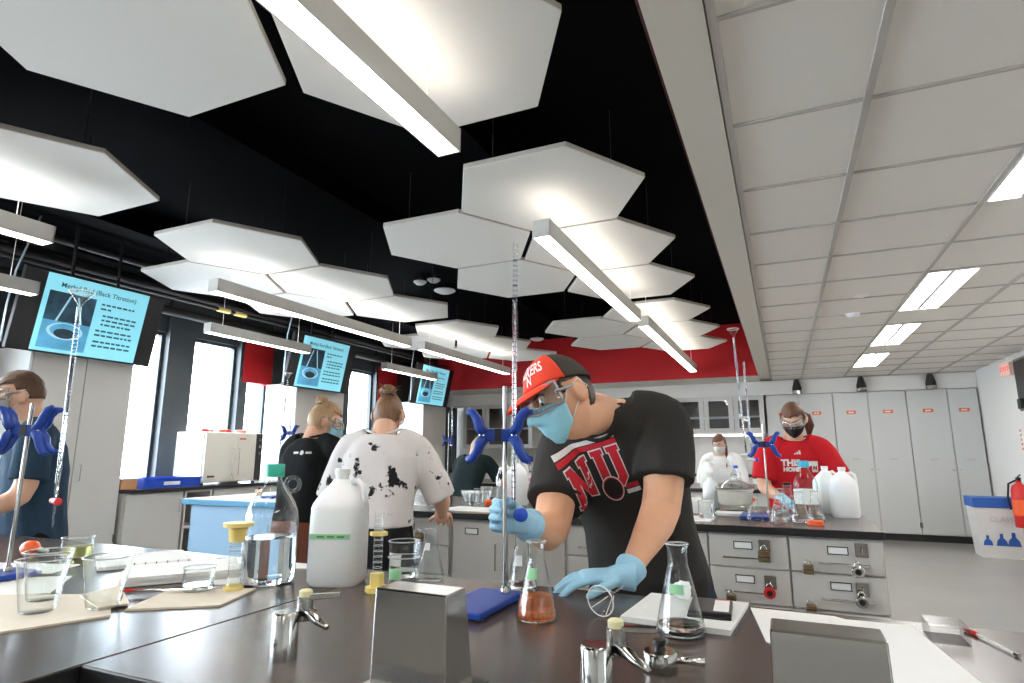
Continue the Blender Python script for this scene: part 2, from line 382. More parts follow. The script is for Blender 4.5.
# locks on the right hand drawers
def padlock(x, z, label, m=M_BRASS, s=1.0, rnd=False):
    t = thing('padlock', label, 'padlock', (x, IY0 - .030, z), 0, 'padlocks on the island drawers')
    if rnd:
        b_ = LA([(0, -.012), (.022, -.012), (.026, -.008), (.026, .008), (.022, .012), (0, .012)], 18); bmesh.ops.rotate(b_, verts=b_.verts, matrix=Matrix.Rotation(PI / 2, 3, 'X')); bmesh.ops.translate(b_, verts=b_.verts, vec=(0, 0, -.028))
        bd = obj('body', b_, m, t, 40)
        d_ = LA([(0, -.003), (.011, -.003), (.013, 0), (0, 0)], 14); bmesh.ops.rotate(d_, verts=d_.verts, matrix=Matrix.Rotation(PI / 2, 3, 'X')); bmesh.ops.translate(d_, verts=d_.verts, vec=(0, -.0145, -.028)); obj('dial', d_, M_BLACK, bd)
    else:
        b_ = B(-.022 * s, .022 * s, -.011, .011, -.048 * s, -.006, .004); bd = obj('body', b_, m, t)
        obj('band', B(-.0225 * s, .0225 * s, -.0115, .0115, -.03 * s, -.026 * s), M_DARK, bd)
    obj('shackle', T([(.013 * math.cos(a), 0, -.008 + .022 * math.sin(a) * s) for a in [PI * k / 8 for k in range(9)]], .0035, 8), M_CHROME, t, True)
def hasp(x, z, label):
    t = thing('hasp', label, 'hasp', (x, IY0 - .002, z), 0, 'steel hasps on the island drawers')
    obj('plate', B(-.026, .026, -.006, 0, -.03, .03, .003), M_STEEL, t); obj('staple', T([(0, -.004, .012), (0, -.02, .01), (0, -.02, -.01), (0, -.004, -.012)], .003, 8), M_CHROME, t)
hasp(-.115, .828, 'steel hasp on the top left island drawer'); padlock(-.118, .818, 'brown padlock hanging on the top left island drawer hasp', s=1.2)
hasp(-.10, .668, 'steel hasp on the lower left island drawer'); padlock(-.105, .655, 'red round dial lock on the lower left island drawer', M_REDP, rnd=True)
padlock(-.275, .612, 'brass padlock on the handle end of the lower left island drawer')
hasp(.285, .835, 'steel hasp on the top right island drawer'); padlock(.262, .775, 'silver round lock hanging from the top right island drawer', M_CHROME, rnd=True)
padlock(.065, .770, 'brass padlock on the handle of the top right island drawer')
hasp(.275, .668, 'steel hasp on the lower right island drawer'); padlock(.265, .650, 'black and silver dial lock on the lower right island drawer', M_STEEL, rnd=True)
padlock(.062, .600, 'brass padlock on the handle of the lower right island drawer')
padlock(-2.02, .80, 'dark padlock on the drawer beside the person in white', M_BRASS, 1.2)
# ---- blue unit at the left end
M_WINBLUE = mat('window_blue_laminate', (.25, .39, .53), .45, noise_amt=.03, nscale=5); M_BLUETOP = mat('blue_worktop_edge', (.05, .24, .40), .4)  # blue cast of the window light put into the cabinet colour
t = thing('blue_cabinet', 'cabinet coloured in the pale blue of window light with darker blue worktop edge left of the person in black', 'cabinet')
for (a, b) in ((-4.17, -3.56), (-3.56, -2.97)):
    obj('front_panel', B(a + .003, b - .003, 3.28, 3.30, .06, .878, .002, 1), M_WINBLUE, t)
obj('body', B(-4.17, -2.97, 3.30, 4.25, .06, .88), M_WINBLUE, t); obj('toe_kick', B(-4.12, -3.0, 3.36, 4.2, 0, .06), M_KICK, t)
obj('worktop', B(-4.23, -2.96, 3.24, 4.3, .88, .92, .004), M_BLUETOP, t); obj('top_sheet', B(-4.2, -2.99, 3.26, 4.28, .92, .922), mat('pale_top', (.62, .70, .76), .35), t)

# ---- left window-wall casework: tall cabinets, base cabinets, counters
def tall_cabinet(y0, y1, label, m=M_LAM, x0=XL + .06, x1=-5.75, h=2.17):
    t = thing('tall_cabinet', label, 'cabinet', (0, 0, 0), 0, 'tall grey cabinets on the window wall')
    obj('body', B(x0, x1 - .02, y0, y1, .1, h), M_LAM, t); obj('toe_kick', B(x0, x1 - .08, y0 + .02, y1 - .02, 0, .1), M_KICK, t)
    obj('side_panel', B(x0, x1, y0 - .02, y0, .02, h, .002, 1), M_LAMW, t)
    for k in range(2):
        a = y0 + (y1 - y0) * k / 2; b = y0 + (y1 - y0) * (k + 1) / 2
        d = obj('door', B(x1 - .02, x1, a + .004, b - .004, .11, h - .005, .002, 1), m, t)
        upright_handle(d, x1, (b - .05 if k == 0 else a + .05), 1.02, 1.16, 'x', 1)
        obj('hinge', T([(x1 + .002, a + .006 if k == 0 else b - .006, .45), (x1 + .002, a + .006 if k == 0 else b - .006, .52)], .006, 8), M_DARK, d)
tall_cabinet(2.87, 3.74, 'tall grey two-door cabinet under the nearest screen')
tall_cabinet(5.93, 6.85, 'tall grey two-door cabinet under the middle screen')
tall_cabinet(8.98, 9.75, 'tall grey two-door cabinet under the farthest screen')
def window_counter(y0, y1, label, units):
    o = obj('worktop', B(XL + .06, -5.66, y0, y1, .885, .92, .003), M_EPOXY); tag(o, label, 'worktop')
    for (a, b, kind, lab) in units:
        t = thing('base_cabinet', lab, 'cabinet', (0, 0, 0), 0, 'base cabinets along the window wall')
        if kind == 'open':
            for z in (.1, .5, .86): obj('shelf', B(XL + .06, -5.70, a + .02, b - .02, z, z + .02), M_LAM, t)
            for y in (a, b - .02): obj('side_panel', B(XL + .06, -5.70, y, y + .02, .0, .88), M_LAM, t)
            obj('back_panel', B(XL + .06, XL + .08, a + .02, b - .02, .12, .86), M_DARK, t)
        else:
            obj('body', B(XL + .06, -5.72, a, b, .1, .884), M_LAM, t); obj('toe_kick', B(XL + .06, -5.78, a, b, 0, .1), M_KICK, t)
            n = 1 if b - a < .7 else 2
            for k in range(n):
                c = a + (b - a) * k / n; d = a + (b - a) * (k + 1) / n
                f = obj('door', B(-5.72, -5.70, c + .004, d - .004, .11, .875, .002, 1), M_LAM, t); upright_handle(f, -5.70, d - .05, .68, .8, 'x', 1)
window_counter(3.78, 5.9, 'black worktop along the windows carrying the white incubator', [(3.78, 4.38, 'door', 'grey single-door base cabinet below the blue tray'), (4.40, 4.72, 'open', 'narrow open-shelf base cabinet beside the blue unit'), (4.74, 5.88, 'door', 'grey two-door base cabinet below the white incubator')])
window_counter(6.90, 8.93, 'black worktop along the windows between the far tall cabinets', [(6.9, 7.9, 'door', 'grey base cabinet beyond the middle tall cabinet'), (7.92, 8.92, 'door', 'grey base cabinet before the farthest tall cabinet')])
# incubator
t = thing('incubator', 'white two-door countertop incubator by the windows', 'appliance', (0, 0, 0))
obj('body', B(-6.22, -5.78, 4.62, 5.42, .94, 1.50, .008), M_WHITE, t)
M_CREAM = mat('cream_enamel', (.70, .67, .60), .4)
for k, (a, b) in enumerate(((4.63, 5.02), (5.025, 5.32))):
    d = obj('door', B(-5.78, -5.75, a, b, .95, 1.49, .006), M_CREAM, t); upright_handle(d, -5.75, b - .04 if k == 0 else a + .04, 1.02, 1.32, 'x', 1)
    obj('badge', B(-5.75, -5.748, a + .05, a + .14, 1.0 if k == 0 else 1.42, 1.02 if k == 0 else 1.435), M_DARK if k == 0 else M_REDP, d)
cp = obj('control_panel', B(-5.78, -5.755, 5.325, 5.42, .95, 1.49, .004), M_DARK, t)
for z in (1.42, 1.34, 1.26): 
    b_ = LA([(0, 0), (.018, 0), (.018, .012), (0, .014)], 14); bmesh.ops.rotate(b_, verts=b_.verts, matrix=Matrix.Rotation(PI / 2, 3, 'Y')); bmesh.ops.translate(b_, verts=b_.verts, vec=(-5.755, 5.37, z)); obj('knob', b_, M_STEEL, cp, 40)
for (x, y) in ((-6.18, 4.67), (-5.82, 4.67), (-6.18, 5.37), (-5.82, 5.37)): obj('foot', LA([(0, 0), (.02, 0), (.02, .022), (0, .022)], 12, (x, y, .92)), M_BLACK, t)
for k in range(6):
    y = 4.70 + .115 * k; m = [M_REDP, mat('pinkish', (.7, .3, .25), .5), M_ORG][k % 3]
    t = obj('rubber_stopper', LA([(0, 0), (.035, 0), (.042, .012), (.04, .03), (.02, .038), (0, .038)], 14, (-5.88 - .05 * (k % 2), y, 1.50)), m, None, 40)
    tag(t, 'small reddish dish on top of the incubator, %s from the left' % ORD[k], 'dish', 'reddish dishes on the incubator')
# blue tray and small wooden box
t = thing('storage_tray', 'bright blue plastic tray on the window counter', 'tray', (-5.93, 4.26, .92))
bm = bmesh.new(); box(bm, -.2, .2, -.30, .33, 0, .008)
for (a, b, c, d) in ((-.2, -.19, -.30, .33), (.19, .2, -.30, .33), (-.19, .19, -.30, -.29), (-.19, .19, .32, .33)): box(bm, a, b, c, d, .008, .095)
obj('bin', bm, M_BLUE, t); obj('rim', B(.2, .21, -.31, .34, .085, .098, .002), M_BLUE, t); obj('label_card', B(.2005, .202, -.09, .09, .025, .06), M_LABEL, t)
t = thing('wooden_box', 'small tan wooden box left of the blue tray', 'box', (-5.86, 3.835, .92)); obj('body', B(-.1, .1, -.08, .08, 0, .09, .004), mat('tan_wood', (.55, .27, .13), .6, noise_amt=.2, nscale=12), t); obj('lid', B(-.105, .105, -.085, .085, .09, .105, .003), M_LAM, t)

# ---- far wall: tall cabinets with orange signs, glazed upper cabinets, counter
M_SIGN = mat('orange_sign', (.80, .20, .10), .5); M_FARD = mat('far_door_laminate', (.60, .60, .59), .4)
fx = [-.2, .29, .775, 1.25, 1.755, 2.27, 2.64]
for k in range(3):
    a, b = fx[2 * k], fx[2 * k + 2]
    t = thing('tall_cabinet', 'tall pale two-door cabinet on the far wall, %s' % ['leftmost, behind the person in red', 'middle one', 'rightmost, next to the white wall'][k], 'cabinet', (0, 0, 0), 0, 'tall pale cabinets on the far wall')
    obj('body', B(a + .003, b - .003, YF - .03, YF + .5, .1, 2.20), M_LAM, t); obj('toe_kick', B(a + .003, b - .003, YF + .02, YF + .5, 0, .1), M_KICK, t)
    for j in range(2):
        c, d = fx[2 * k + j], fx[2 * k + j + 1]
        f = obj('door', B(c + .006, d - .006, YF - .05, YF - .03, .11, 2.19, .003, 1), M_FARD, t)
        s_ = obj('sign', B((c + d) / 2 - .065, (c + d) / 2 + .065, YF - .053, YF - .05, 1.86, 1.915), M_SIGN, f)
        for q in (-.035, .002): obj('sign_lettering', B((c + d) / 2 + q, (c + d) / 2 + q + .03, YF - .0545, YF - .053, 1.878, 1.897), M_LABEL, f)
        obj('lock', LA([(0, 0), (.012, 0), (.012, .01), (0, .01)], 10, ((d - .04) if j == 0 else (c + .04), YF - .055, 1.02)), M_CHROME, f)
        obj('recessed_pull', B((c + d) / 2 - .05, (c + d) / 2 + .05, YF - .052, YF - .05, 1.16, 1.19), M_LAM, f)
        obj('hinge', T([((c + .012) if j == 0 else (d - .012), YF - .053, .2), ((c + .012) if j == 0 else (d - .012), YF - .053, .27)], .006, 8), M_STEEL, f)
def wall_cabinet(x0, x1, nd, label, z0=1.60, z1=2.21, depth=.35, contents=True):
    t = thing('wall_cabinet', label, 'cabinet', (0, 0, 0), 0, 'glazed upper cabinets on the far wall')
    y1 = YF + .5; y0 = YF - .04
    bm = bmesh.new(); box(bm, x0, x1, y1 - .03, y1, z0, z1); box(bm, x0, x1, y0 + .02, y1 - .03, z0, z0 + .03); box(bm, x0, x1, y0 + .02, y1 - .03, z1 - .03, z1)
    box(bm, x0, x0 + .02, y0 + .02, y1 - .03, z0 + .03, z1 - .03); box(bm, x1 - .02, x1, y0 + .02, y1 - .03, z0 + .03, z1 - .03)
    obj('carcass', bm, M_LAM, t); obj('shelf', B(x0 + .02, x1 - .02, y0 + .06, y1 - .03, (z0 + z1) / 2 - .05, (z0 + z1) / 2 - .03), M_LAMW, t)
    obj('back_lining', B(x0 + .02, x1 - .02, y1 - .04, y1 - .031, z0 + .03, z1 - .03), mat('brown_lining', (.16, .12, .10), .7), t)
    w = (x1 - x0) / nd
    for k in range(nd):
        a = x0 + w * k + .004; b = x0 + w * (k + 1) - .004; bm = bmesh.new(); s = .075
        box(bm, a, a + s, y0, y0 + .02, z0, z1); box(bm, b - s, b, y0, y0 + .02, z0, z1); box(bm, a + s, b - s, y0, y0 + .02, z0, z0 + s); box(bm, a + s, b - s, y0, y0 + .02, z1 - s, z1)
        f = obj('door', bm, M_FARD, t); obj('pane', B(a + s, b - s, y0 + .008, y0 + .012, z0 + s, z1 - s), M_PANE, f)
        upright_handle(f, b - .03 if k % 2 == 0 else a + .03, y0, z0 + .06, z0 + .16)
    return t
wall_cabinet(-1.66, -.23, 3, 'glazed three-door upper cabinet left of the person in red')
wall_cabinet(-3.1, -1.68, 3, 'glazed three-door upper cabinet hidden partly by the capped man')
wall_cabinet(-5.85, -4.35, 3, 'glazed upper cabinet at the far left behind the blue clamp', 1.36)
for (a, b, lab) in ((-1.62, -.25, 'white glowing strip light under the upper cabinets by the person in red'), (-3.06, -1.72, 'white glowing strip light under the upper cabinets behind the capped man')):
    t = thing('under_cabinet_light', lab, 'light', (0, 0, 0)); obj('housing', B(a, b, YF - .0, YF + .08, 1.57, 1.60), M_WHITE, t); obj('diffuser', B(a + .02, b - .02, YF - .01, YF + .07, 1.545, 1.57), mat('strip_glow', (1, .98, .94), .5, emit=1.2), t)
o = obj('worktop', B(-6.2, -.22, YF - .15, YF + .5, .885, .92, .003), M_EPOXY); tag(o, 'black worktop along the far wall', 'worktop')
for k in range(6):
    a = -6.2 + k; t = thing('base_cabinet', 'grey base cabinet under the far wall worktop, %s from the left' % ORD[k], 'cabinet', (0, 0, 0), 0, 'base cabinets along the far wall')
    obj('body', B(a + .003, a + .977, YF - .1, YF + .5, .1, .884), M_LAM, t); obj('toe_kick', B(a + .003, a + .977, YF - .02, YF + .5, 0, .1), M_KICK, t)
    for j in range(2): obj('door', B(a + .006 + .486 * j, a + .486 * (j + 1), YF - .12, YF - .1, .11, .875, .002, 1), M_FARD, t)
# ---- farther island with sink
o = obj('worktop', B(-4.3, .1, 6.3, 7.4, .885, .92, .004), M_EPOXY); tag(o, 'black worktop of the rear island where the person in a white coat works', 'worktop')
for k in range(4):
    a = -4.25 + 1.08 * k; t = thing('base_cabinet', 'grey base cabinet of the rear island, %s from the left' % ORD[k], 'cabinet', (0, 0, 0), 0, 'base cabinets of the rear island')
    obj('body', B(a + .003, a + 1.077, 6.36, 7.34, .1, .884), M_LAM, t); obj('toe_kick', B(a + .003, a + 1.077, 6.42, 7.3, 0, .1), M_KICK, t)
    for j in range(2): obj('door', B(a + .006 + .535 * j, a + .535 * (j + 1), 6.34, 6.36, .11, .875, .002, 1), M_LAM, t)
# ---- conical lamps above the cabinets
for k, x in enumerate((.281, 1.186, 2.086)):
    t = thing('wall_bracket', 'dark conical fixture above the far cabinets, %s' % ['left one', 'middle one', 'right one'][k], 'fixture', (x, YF - .07, 2.205), 0, 'dark cones above the far cabinets')
    obj('cone', LA([(0, .0), (.07, .0), (.068, .1), (.035, .22), (.028, .23), (0, .23)], 16), M_DARK, t, 40); obj('band', LA([(.0705, .0), (.072, .0), (.071, .05), (.0695, .05)], 16), M_STEEL, t)
# ---- exit sign, wall panel, vertical red sign, extinguisher, waste bag
t = thing('exit_sign', 'red lit exit sign hanging at the right wall', 'sign', (2.56, 9.03, 2.17), math.radians(-72))
obj('canopy', B(-.05, .05, -.04, .04, .262, .278), M_WHITE, t); obj('face_panel', B(-.085, .085, -.018, .018, .02, .18, .004), mat('exit_face', (.95, .60, .52), .4, emit=.04), t); obj('stem', T([(0, 0, .2), (0, 0, .262)], .01), M_WHITE, t)
me = place_flat(text_mesh('EXIT', .075, .001), (0, -.0185, .1), (1, 0, 0), (0, 0, 1)); obj('lettering', me, mat('exit_red', (.95, .05, .03), .4, emit=.25), t)
t = thing('wall_board', 'dark framed panel on the right wall at the picture edge', 'panel', (XR, 8.64, 1.75)); obj('frame', B(-.05, 0, -.3, .3, 0, .62, .006), M_STEEL, t); obj('face', B(-.055, -.05, -.28, .28, .03, .59), M_DARK, t); obj('device', B(-.11, -.05, .05, .16, .02, .14, .01), M_BLACK, t)
t = thing('wall_sign', 'narrow upright sign with red lettering on the white wall', 'sign', (XR, 9.19, 1.28)); obj('plate', B(-.006, 0, -.05, .05, 0, .30), M_LABEL, t)
for k in range(5): obj('mark', B(-.008, -.006, -.025, .025, .02 + .055 * k, .05 + .055 * k), M_SIGN, t)
t = thing('waste_box', 'white broken-glass waste box with blue band beside the red extinguisher', 'box', (2.36, 9.55, 0), 0)
bm = bmesh.new(); vs, fs = box(bm, -.24, .24, -.2, .2, 0, .70)
for v in bm.verts:
    if v.co.z < .1: v.co.x *= .86; v.co.y *= .82
obj('body', bm, M_WHITE, t)
bm = bmesh.new(); box(bm, -.245, .245, -.205, .205, .60, .72); obj('blue_band', bm, mat('print_blue', (.03, .13, .50), .5), t)
me = place_flat(text_mesh('GLASS', .085), (.02, -.1985, .46), (1, 0, 0), (0, -.06, 1)); obj('lettering', me, mat('pale_print', (.55, .58, .62), .6), t)
for k, (x, s) in enumerate(((-.14, .7), (-.0, .85), (.12, .95))):      # flask silhouettes printed on the front
    bm = bmesh.new(); prism(bm, [(-.07 * s, 0), (.07 * s, 0), (.055 * s, .07 * s), (.02 * s, .11 * s), (.02 * s, .17 * s), (-.02 * s, .17 * s), (-.02 * s, .11 * s), (-.055 * s, .07 * s)], 0, .002)
    me = bpy.data.meshes.new('flask_print'); bm.to_mesh(me); bm.free(); place_flat(me, (x, -.1795, .15), (1, 0, 0), (0, -.05, 1)); obj('flask_print', me, mat('print_blue', (.03, .13, .50), .5), t)
t = thing('fire_extinguisher', 'red fire extinguisher in a bracket on the white wall', 'extinguisher', (2.54, 9.12, .40))
obj('cylinder', LA([(0, 0), (.085, 0), (.09, .02), (.09, .42), (.07, .48), (.03, .51), (.025, .54), (0, .54)], 20), M_REDP, t, 40); obj('label_band', LA([(.0905, .14), (.092, .14), (.092, .32), (.0905, .32)], 20), M_ORG, t)
obj('valve', B(-.02, .02, -.03, .03, .54, .58, .005), M_BLACK, t); obj('lever', T([(0, .02, .58), (0, -.08, .61)], .008), M_BLACK, t); obj('hose', T([(0, .05, .55), (-.08, .08, .5), (-.11, .05, .35), (-.105, .02, .2)], .011), M_BLACK, t, True); obj('wall_bracket', B(.088, .12, -.04, .04, .1, .4), M_REDP, t)

# ---- screens
M_SCR = mat('screen_cyan', (.22, .60, .72), .3, emit=.25); M_SCR2 = mat('screen_text', (.02, .10, .17), .4, emit=.02); M_PH1 = mat('screen_photo', (.05, .22, .36), .3, noise_amt=.6, nscale=9, emit=0)
def screen(yc, label):
    t = thing('wall_screen', label, 'screen', (-5.57, yc, 2.435), 0, 'hanging flat screens by the windows')
    tilt = math.radians(12); R_ = Matrix.Rotation(tilt, 4, 'Y')      # local: face +X, Y along the screen, Z up
    def fin(bm): bmesh.ops.transform(bm, matrix=R_, verts=bm.verts); return bm
    W2, H2 = .605, .345
    obj('casing', fin(B(-.05, 0, -W2, W2, -H2, H2, .006)), M_BLACK, t)
    obj('bezel', fin(B(0, .004, -W2, W2, -H2, -H2 + .014)), M_BLACK, t)
    sl = obj('slide', fin(B(0, .003, -.44, .44, -H2 + .016, H2 - .012)), M_SCR, t)
    def flat(bm_or_me, o_, m, nm):
        me = bm_or_me
        place_flat(me, o_, (0, 1, 0), (0, 0, 1)); me.transform(R_); return obj(nm, me, m, sl)
    flat(text_mesh('Methyl Red (Back Titration)', .058, .0006), (.0035, 0, .25), M_SCR2, 'title_lettering')
    # picture of a flask on the slide
    def rect(y0, y1, z0, z1, m, x=.003, nm='slide_picture'):
        return obj(nm, fin(B(x, x + .0008, y0, y1, z0, z1)), m, sl)
    rect(-.40, -.02, -.30, .19, mat('photo_dark', (.03, .10, .16), .4, noise_amt=.9, nscale=14, emit=.0))
    rect(-.40, -.02, -.30, -.06, mat('photo_blue', (.10, .38, .62), .4, noise_amt=.5, nscale=9, emit=.12), .0038)
    for (r, m, x, cz) in ((.145, mat('photo_rim', (.40, .70, .82), .4, emit=.14), .0046, -.14), (.12, mat('photo_blue', (0, 0, 0)), .0054, -.135), (.085, mat('photo_liquid', (.03, .07, .10), .3, noise_amt=.8, nscale=30), .0062, -.16)):
        bm = bmesh.new(); prism(bm, [(r * math.cos(a), r * .5 * math.sin(a)) for a in [2 * PI * k / 28 for k in range(28)]], 0, .0008)
        me = bpy.data.meshes.new('slide_picture'); bm.to_mesh(me); bm.free(); flat(me, (x, -.21, cz), m, 'slide_picture')
    for (y0, z0, y1, z1) in ((-.30, -.06, -.23, .17), (-.10, -.06, -.17, .17)):
        bm = bmesh.new(); prism(bm, [(y0 - .008, z0), (y0 + .008, z0), (y1 + .008, z1), (y1 - .008, z1)], 0, .0008); me = bpy.data.meshes.new('slide_picture'); bm.to_mesh(me); bm.free(); flat(me, (.0046, 0, 0), mat('photo_rim', (0, 0, 0)), 'slide_picture')
    rnd = random.Random(3)
    for k, z in enumerate((.15, .11, .05, .01, -.03, -.09, -.13, -.19, -.23)):      # rows of unreadable body text
        y = .06 if k in (2, 3, 4) else .03
        while y < (.12 if k == 1 else .34):
            w = rnd.uniform(.02, .055); rect(y, y + w, z, z + .016, M_SCR2, .0035, 'text_row'); y += w + .012
    for y in (-.2, .2): obj('hanger', T([(-.04, y, H2 - .05), (-.06, y, ZD - 2.45)], .014, 8), M_DARK, t)
    obj('cable', T([(-.03, -.66, -.3), (-.03, -.655, .0), (-.05, -.62, .30), (-.06, -.5, ZD - 2.45)], .008, 8), mat('pale_cable', (.55, .68, .80), .5), t, True)
    return t
screen(3.21, 'large hanging screen with a cyan slide, nearest, at the left above the person in navy')
screen(6.18, 'hanging screen with a cyan slide, middle one above the person in black')
screen(8.99, 'hanging screen with a cyan slide, farthest one above the person in white')

# ---- foreground bench
t = thing('lab_bench', 'large black-topped foreground bench carrying glassware and papers', 'bench', (0, 0, 0))
dark_edge(obj('worktop', B(-1.074, 1.7, .67, 1.53, .885, .92, .003), M_EPOXY, t)); dark_edge(obj('worktop', B(-3.3, -1.077, -1.6, 1.53, .885, .92, .003), M_EPOXY, t))
obj('base_panel', B(-1.0, 1.66, .75, 1.47, .1, .884), M_LAM, t); obj('base_panel', B(-3.24, -1.14, -1.5, 1.47, .1, .884), M_LAM, t)
obj('toe_kick', B(-3.2, 1.6, .8, 1.42, 0, .1), M_KICK, t)
# ================================================================== glassware and small things
BZ = .92
M_RIM = mat('glass_rim', (.82, .86, .87), .08, trans=.45, ior=1.3)
def fin_glass(bm): return bm
def shell(prof, n=28, c=(0, 0, 0)): return LA(prof, n, c)
def flask(loc, h, rb, label, liquid=None, lz=.25, tape=None, group=None, cat='flask', parent=None, stopper=None, rn=None):
    """conical flask with flat base, long cone, short neck and rolled lip"""
    t = thing('conical_flask', label, cat, loc, random.uniform(0, 6), group)
    rn = rn or rb * .40
    prof = [(0, .001), (rb * .88, .0), (rb * .97, h * .02), (rb, h * .05), (rb * .985, h * .085), (rn * 1.15, h * .70), (rn, h * .755), (rn, h * .93), (rn * 1.12, h * .965), (rn * 1.2, h * .985), (rn * 1.12, h), (rn * .98, h * .99)]
    obj('body', shell(prof), M_GLASS, t, 50, recalc=True)
    obj('rim', T([(rn * 1.15 * math.cos(a), rn * 1.15 * math.sin(a), h * .985) for a in [2 * PI * k / 24 for k in range(25)]], .0015, 6), M_RIM, t, True)
    def rad(z):
        f = z / h
        return rb * .985 + (rn * 1.15 - rb * .985) * (f - .085) / (.70 - .085) if f < .7 else rn
    if liquid:
        zt = h * lz
        obj('liquid', LA([(0, .003), (rb * .86, .003), (rb * .96, h * .05), (rb * .955, h * .085), (rad(zt) - .0025, zt), (0, zt - .0005)]), liquid, t, 50)
    if tape:
        bm = bmesh.new(); z0, z1, m = tape; a0 = -2.0; 
        vs = []
        for k in range(9):
            a = a0 + .11 * k
            vs.append([bm.verts.new(((rad(z) + .001) * math.cos(a), (rad(z) + .001) * math.sin(a), z)) for z in (h * z0, h * z1)])
        for p, q in zip(vs, vs[1:]): bm.faces.new((p[0], q[0], q[1], p[1]))
        o = obj('tape', bm, m, t); t.rotation_euler = (0, 0, 0)
    if stopper: obj('stopper', LA([(0, h * .96), (rn * .9, h * .96), (rn * 1.1, h * 1.08), (0, h * 1.08)], 16), stopper, t, 40)
    return t
def beaker(loc, r, h, label, flare=1.0, liquid=None, lz=.3, tape=None, group=None, spout=True):
    t = thing('beaker', label, 'beaker', loc, 0, group)
    rt = r * flare
    bm = LA([(0, .001), (r * .85, 0), (r * .98, h * .03), (r + (rt - r) * .1, h * .12), (rt * .99, h * .94), (rt * 1.06, h * .985), (rt * 1.06, h), (rt * .98, h * .985)], 30)
    if spout:
        for v in bm.verts:
            if v.co.z > h * .9 and v.co.x > rt * .9: v.co.x += .008
    obj('body', bm, M_GLASS, t, 50)
    obj('rim', T([(rt * 1.04 * math.cos(a), rt * 1.04 * math.sin(a), h * .99) for a in [2 * PI * k / 28 for k in range(29)]], .0016, 6), M_RIM, t, True)
    if liquid: obj('liquid', LA([(0, .003), (r * .9, .003), (r * .95, h * .06), (r * .96, h * lz), (0, h * lz)]), liquid, t, 50)
    if tape:
        bm = bmesh.new(); vs = []
        for k in range(9):
            a = -2.1 + .12 * k; vs.append([bm.verts.new(((r + .001) * math.cos(a), (r + .001) * math.sin(a), z)) for z in (h * tape[0], h * tape[1])])
        for p, q in zip(vs, vs[1:]): bm.faces.new((p[0], q[0], q[1], p[1]))
        obj('tape', bm, tape[2], t)
    return t
def grad_cylinder(loc, r, h, label, guard_z, base_m=M_YEL, hexbase=True, funnel_top=False):
    t = thing('graduated_cylinder', label, 'cylinder', loc, .4)
    if hexbase: obj('foot', bevel_hex(.030, .0, .012, .018), base_m, t)
    else: obj('foot', LA([(0, 0), (r * 1.5, 0), (r * 1.5, .006), (r, .012), (0, .012)], 20), base_m, t, 40)
    obj('tube', LA([(0, .012), (r, .012), (r, h * .97), (r * 1.15, h), (r * 1.02, h)], 20), M_GLASS, t, 50)
    if funnel_top: obj('guard', LA([(r * 1.02, h - .045), (r * 1.2, h - .045), (r * 1.45, h - .010), (r * 2.3, h - .007), (r * 2.3, h + .002), (0, h + .002)], 20), base_m, t, 40)
    else: obj('guard', LA([(r * 1.05, guard_z), (r * 2.0, guard_z), (r * 2.0, guard_z + .009), (r * 1.05, guard_z + .009)], 6), base_m, t)
    bm = bmesh.new()
    for k in range(12): lathe(bm, [(r + .0003, .03 + h * .07 * k), (r + .0003, .031 + h * .07 * k)], 14)
    obj('graduation', bm, M_LABEL, t)
    return t
def bevel_hex(r, z0, z1, r2):
    bm = bmesh.new(); prism(bm, [(r * math.cos(PI / 3 * k), r * math.sin(PI / 3 * k)) for k in range(6)], z0, z1)
    prism(bm, [(r2 * math.cos(PI / 3 * k), r2 * math.sin(PI / 3 * k)) for k in range(6)], z1, z1 + .032); return bm
def plastic_jug(loc, w, d, h, label, rz=0, tape=True, cap=True):
    t = thing('plastic_jug', label, 'jug', loc, rz)
    rings = [(.0, .90), (.012, 1.0), (h * .58, 1.0), (h * .62, .985), (h * .66, .99), (h * .70, .93), (h * .78, .72), (h * .86, .46), (h * .905, .30), (h * .91, .255), (h * .955, .255)]
    bm = bmesh.new(); rr = []
    for z, s in rings:
        ring = []
        for k in range(36):
            a = 2 * PI * k / 36; c, s_ = math.cos(a), math.sin(a); e = 2 / 3.6 if s > .5 else 1
            ring.append(bm.verts.new((math.copysign(abs(c) ** e, c) * w * s, math.copysign(abs(s_) ** e, s_) * (d * s if s > .4 else w * s), z)))
        rr.append(ring)
    for a, b in zip(rr, rr[1:]):
        for k in range(36): bm.faces.new((a[k], a[(k + 1) % 36], b[(k + 1) % 36], b[k]))
    bm.faces.new(rr[0][::-1]); bm.faces.new(rr[-1])
    bmesh.ops.subdivide_edges(bm, edges=[], cuts=0)
    obj('body', bm, M_HDPE, t, 50)
    obj('handle', T([(w * .40, 0, h * .87), (w * .62, 0, h * .89), (w * .86, 0, h * .84), (w * .93, 0, h * .74), (w * .90, 0, h * .66)], [w * .13, w * .13, w * .135, w * .14, w * .12], 12), M_HDPE, t, True)
    if cap: obj('cap', LA([(0, h * .955), (w * .29, h * .945), (w * .29, h), (w * .25, h * 1.005), (0, h * 1.005)], 24), M_WHITE, t, 40)
    if tape:
        obj('green_tape', B(-w * .78, w * .72, -d - .0015, -d + .004, h * .40, h * .445), M_GREENT, t)
        for k in range(3): obj('tape_marking', B(-w * .5 + w * .38 * k, -w * .22 + w * .38 * k, -d - .002, -d - .0014, h * .415, h * .43), mat('dark_green_ink', (.08, .25, .12), .6), t)
        obj('side_label', B(-w - .001, -w + .001, -d * .5, d * .4, h * .1, h * .5), mat('blue_label', (.25, .40, .70), .5), t)
    return t
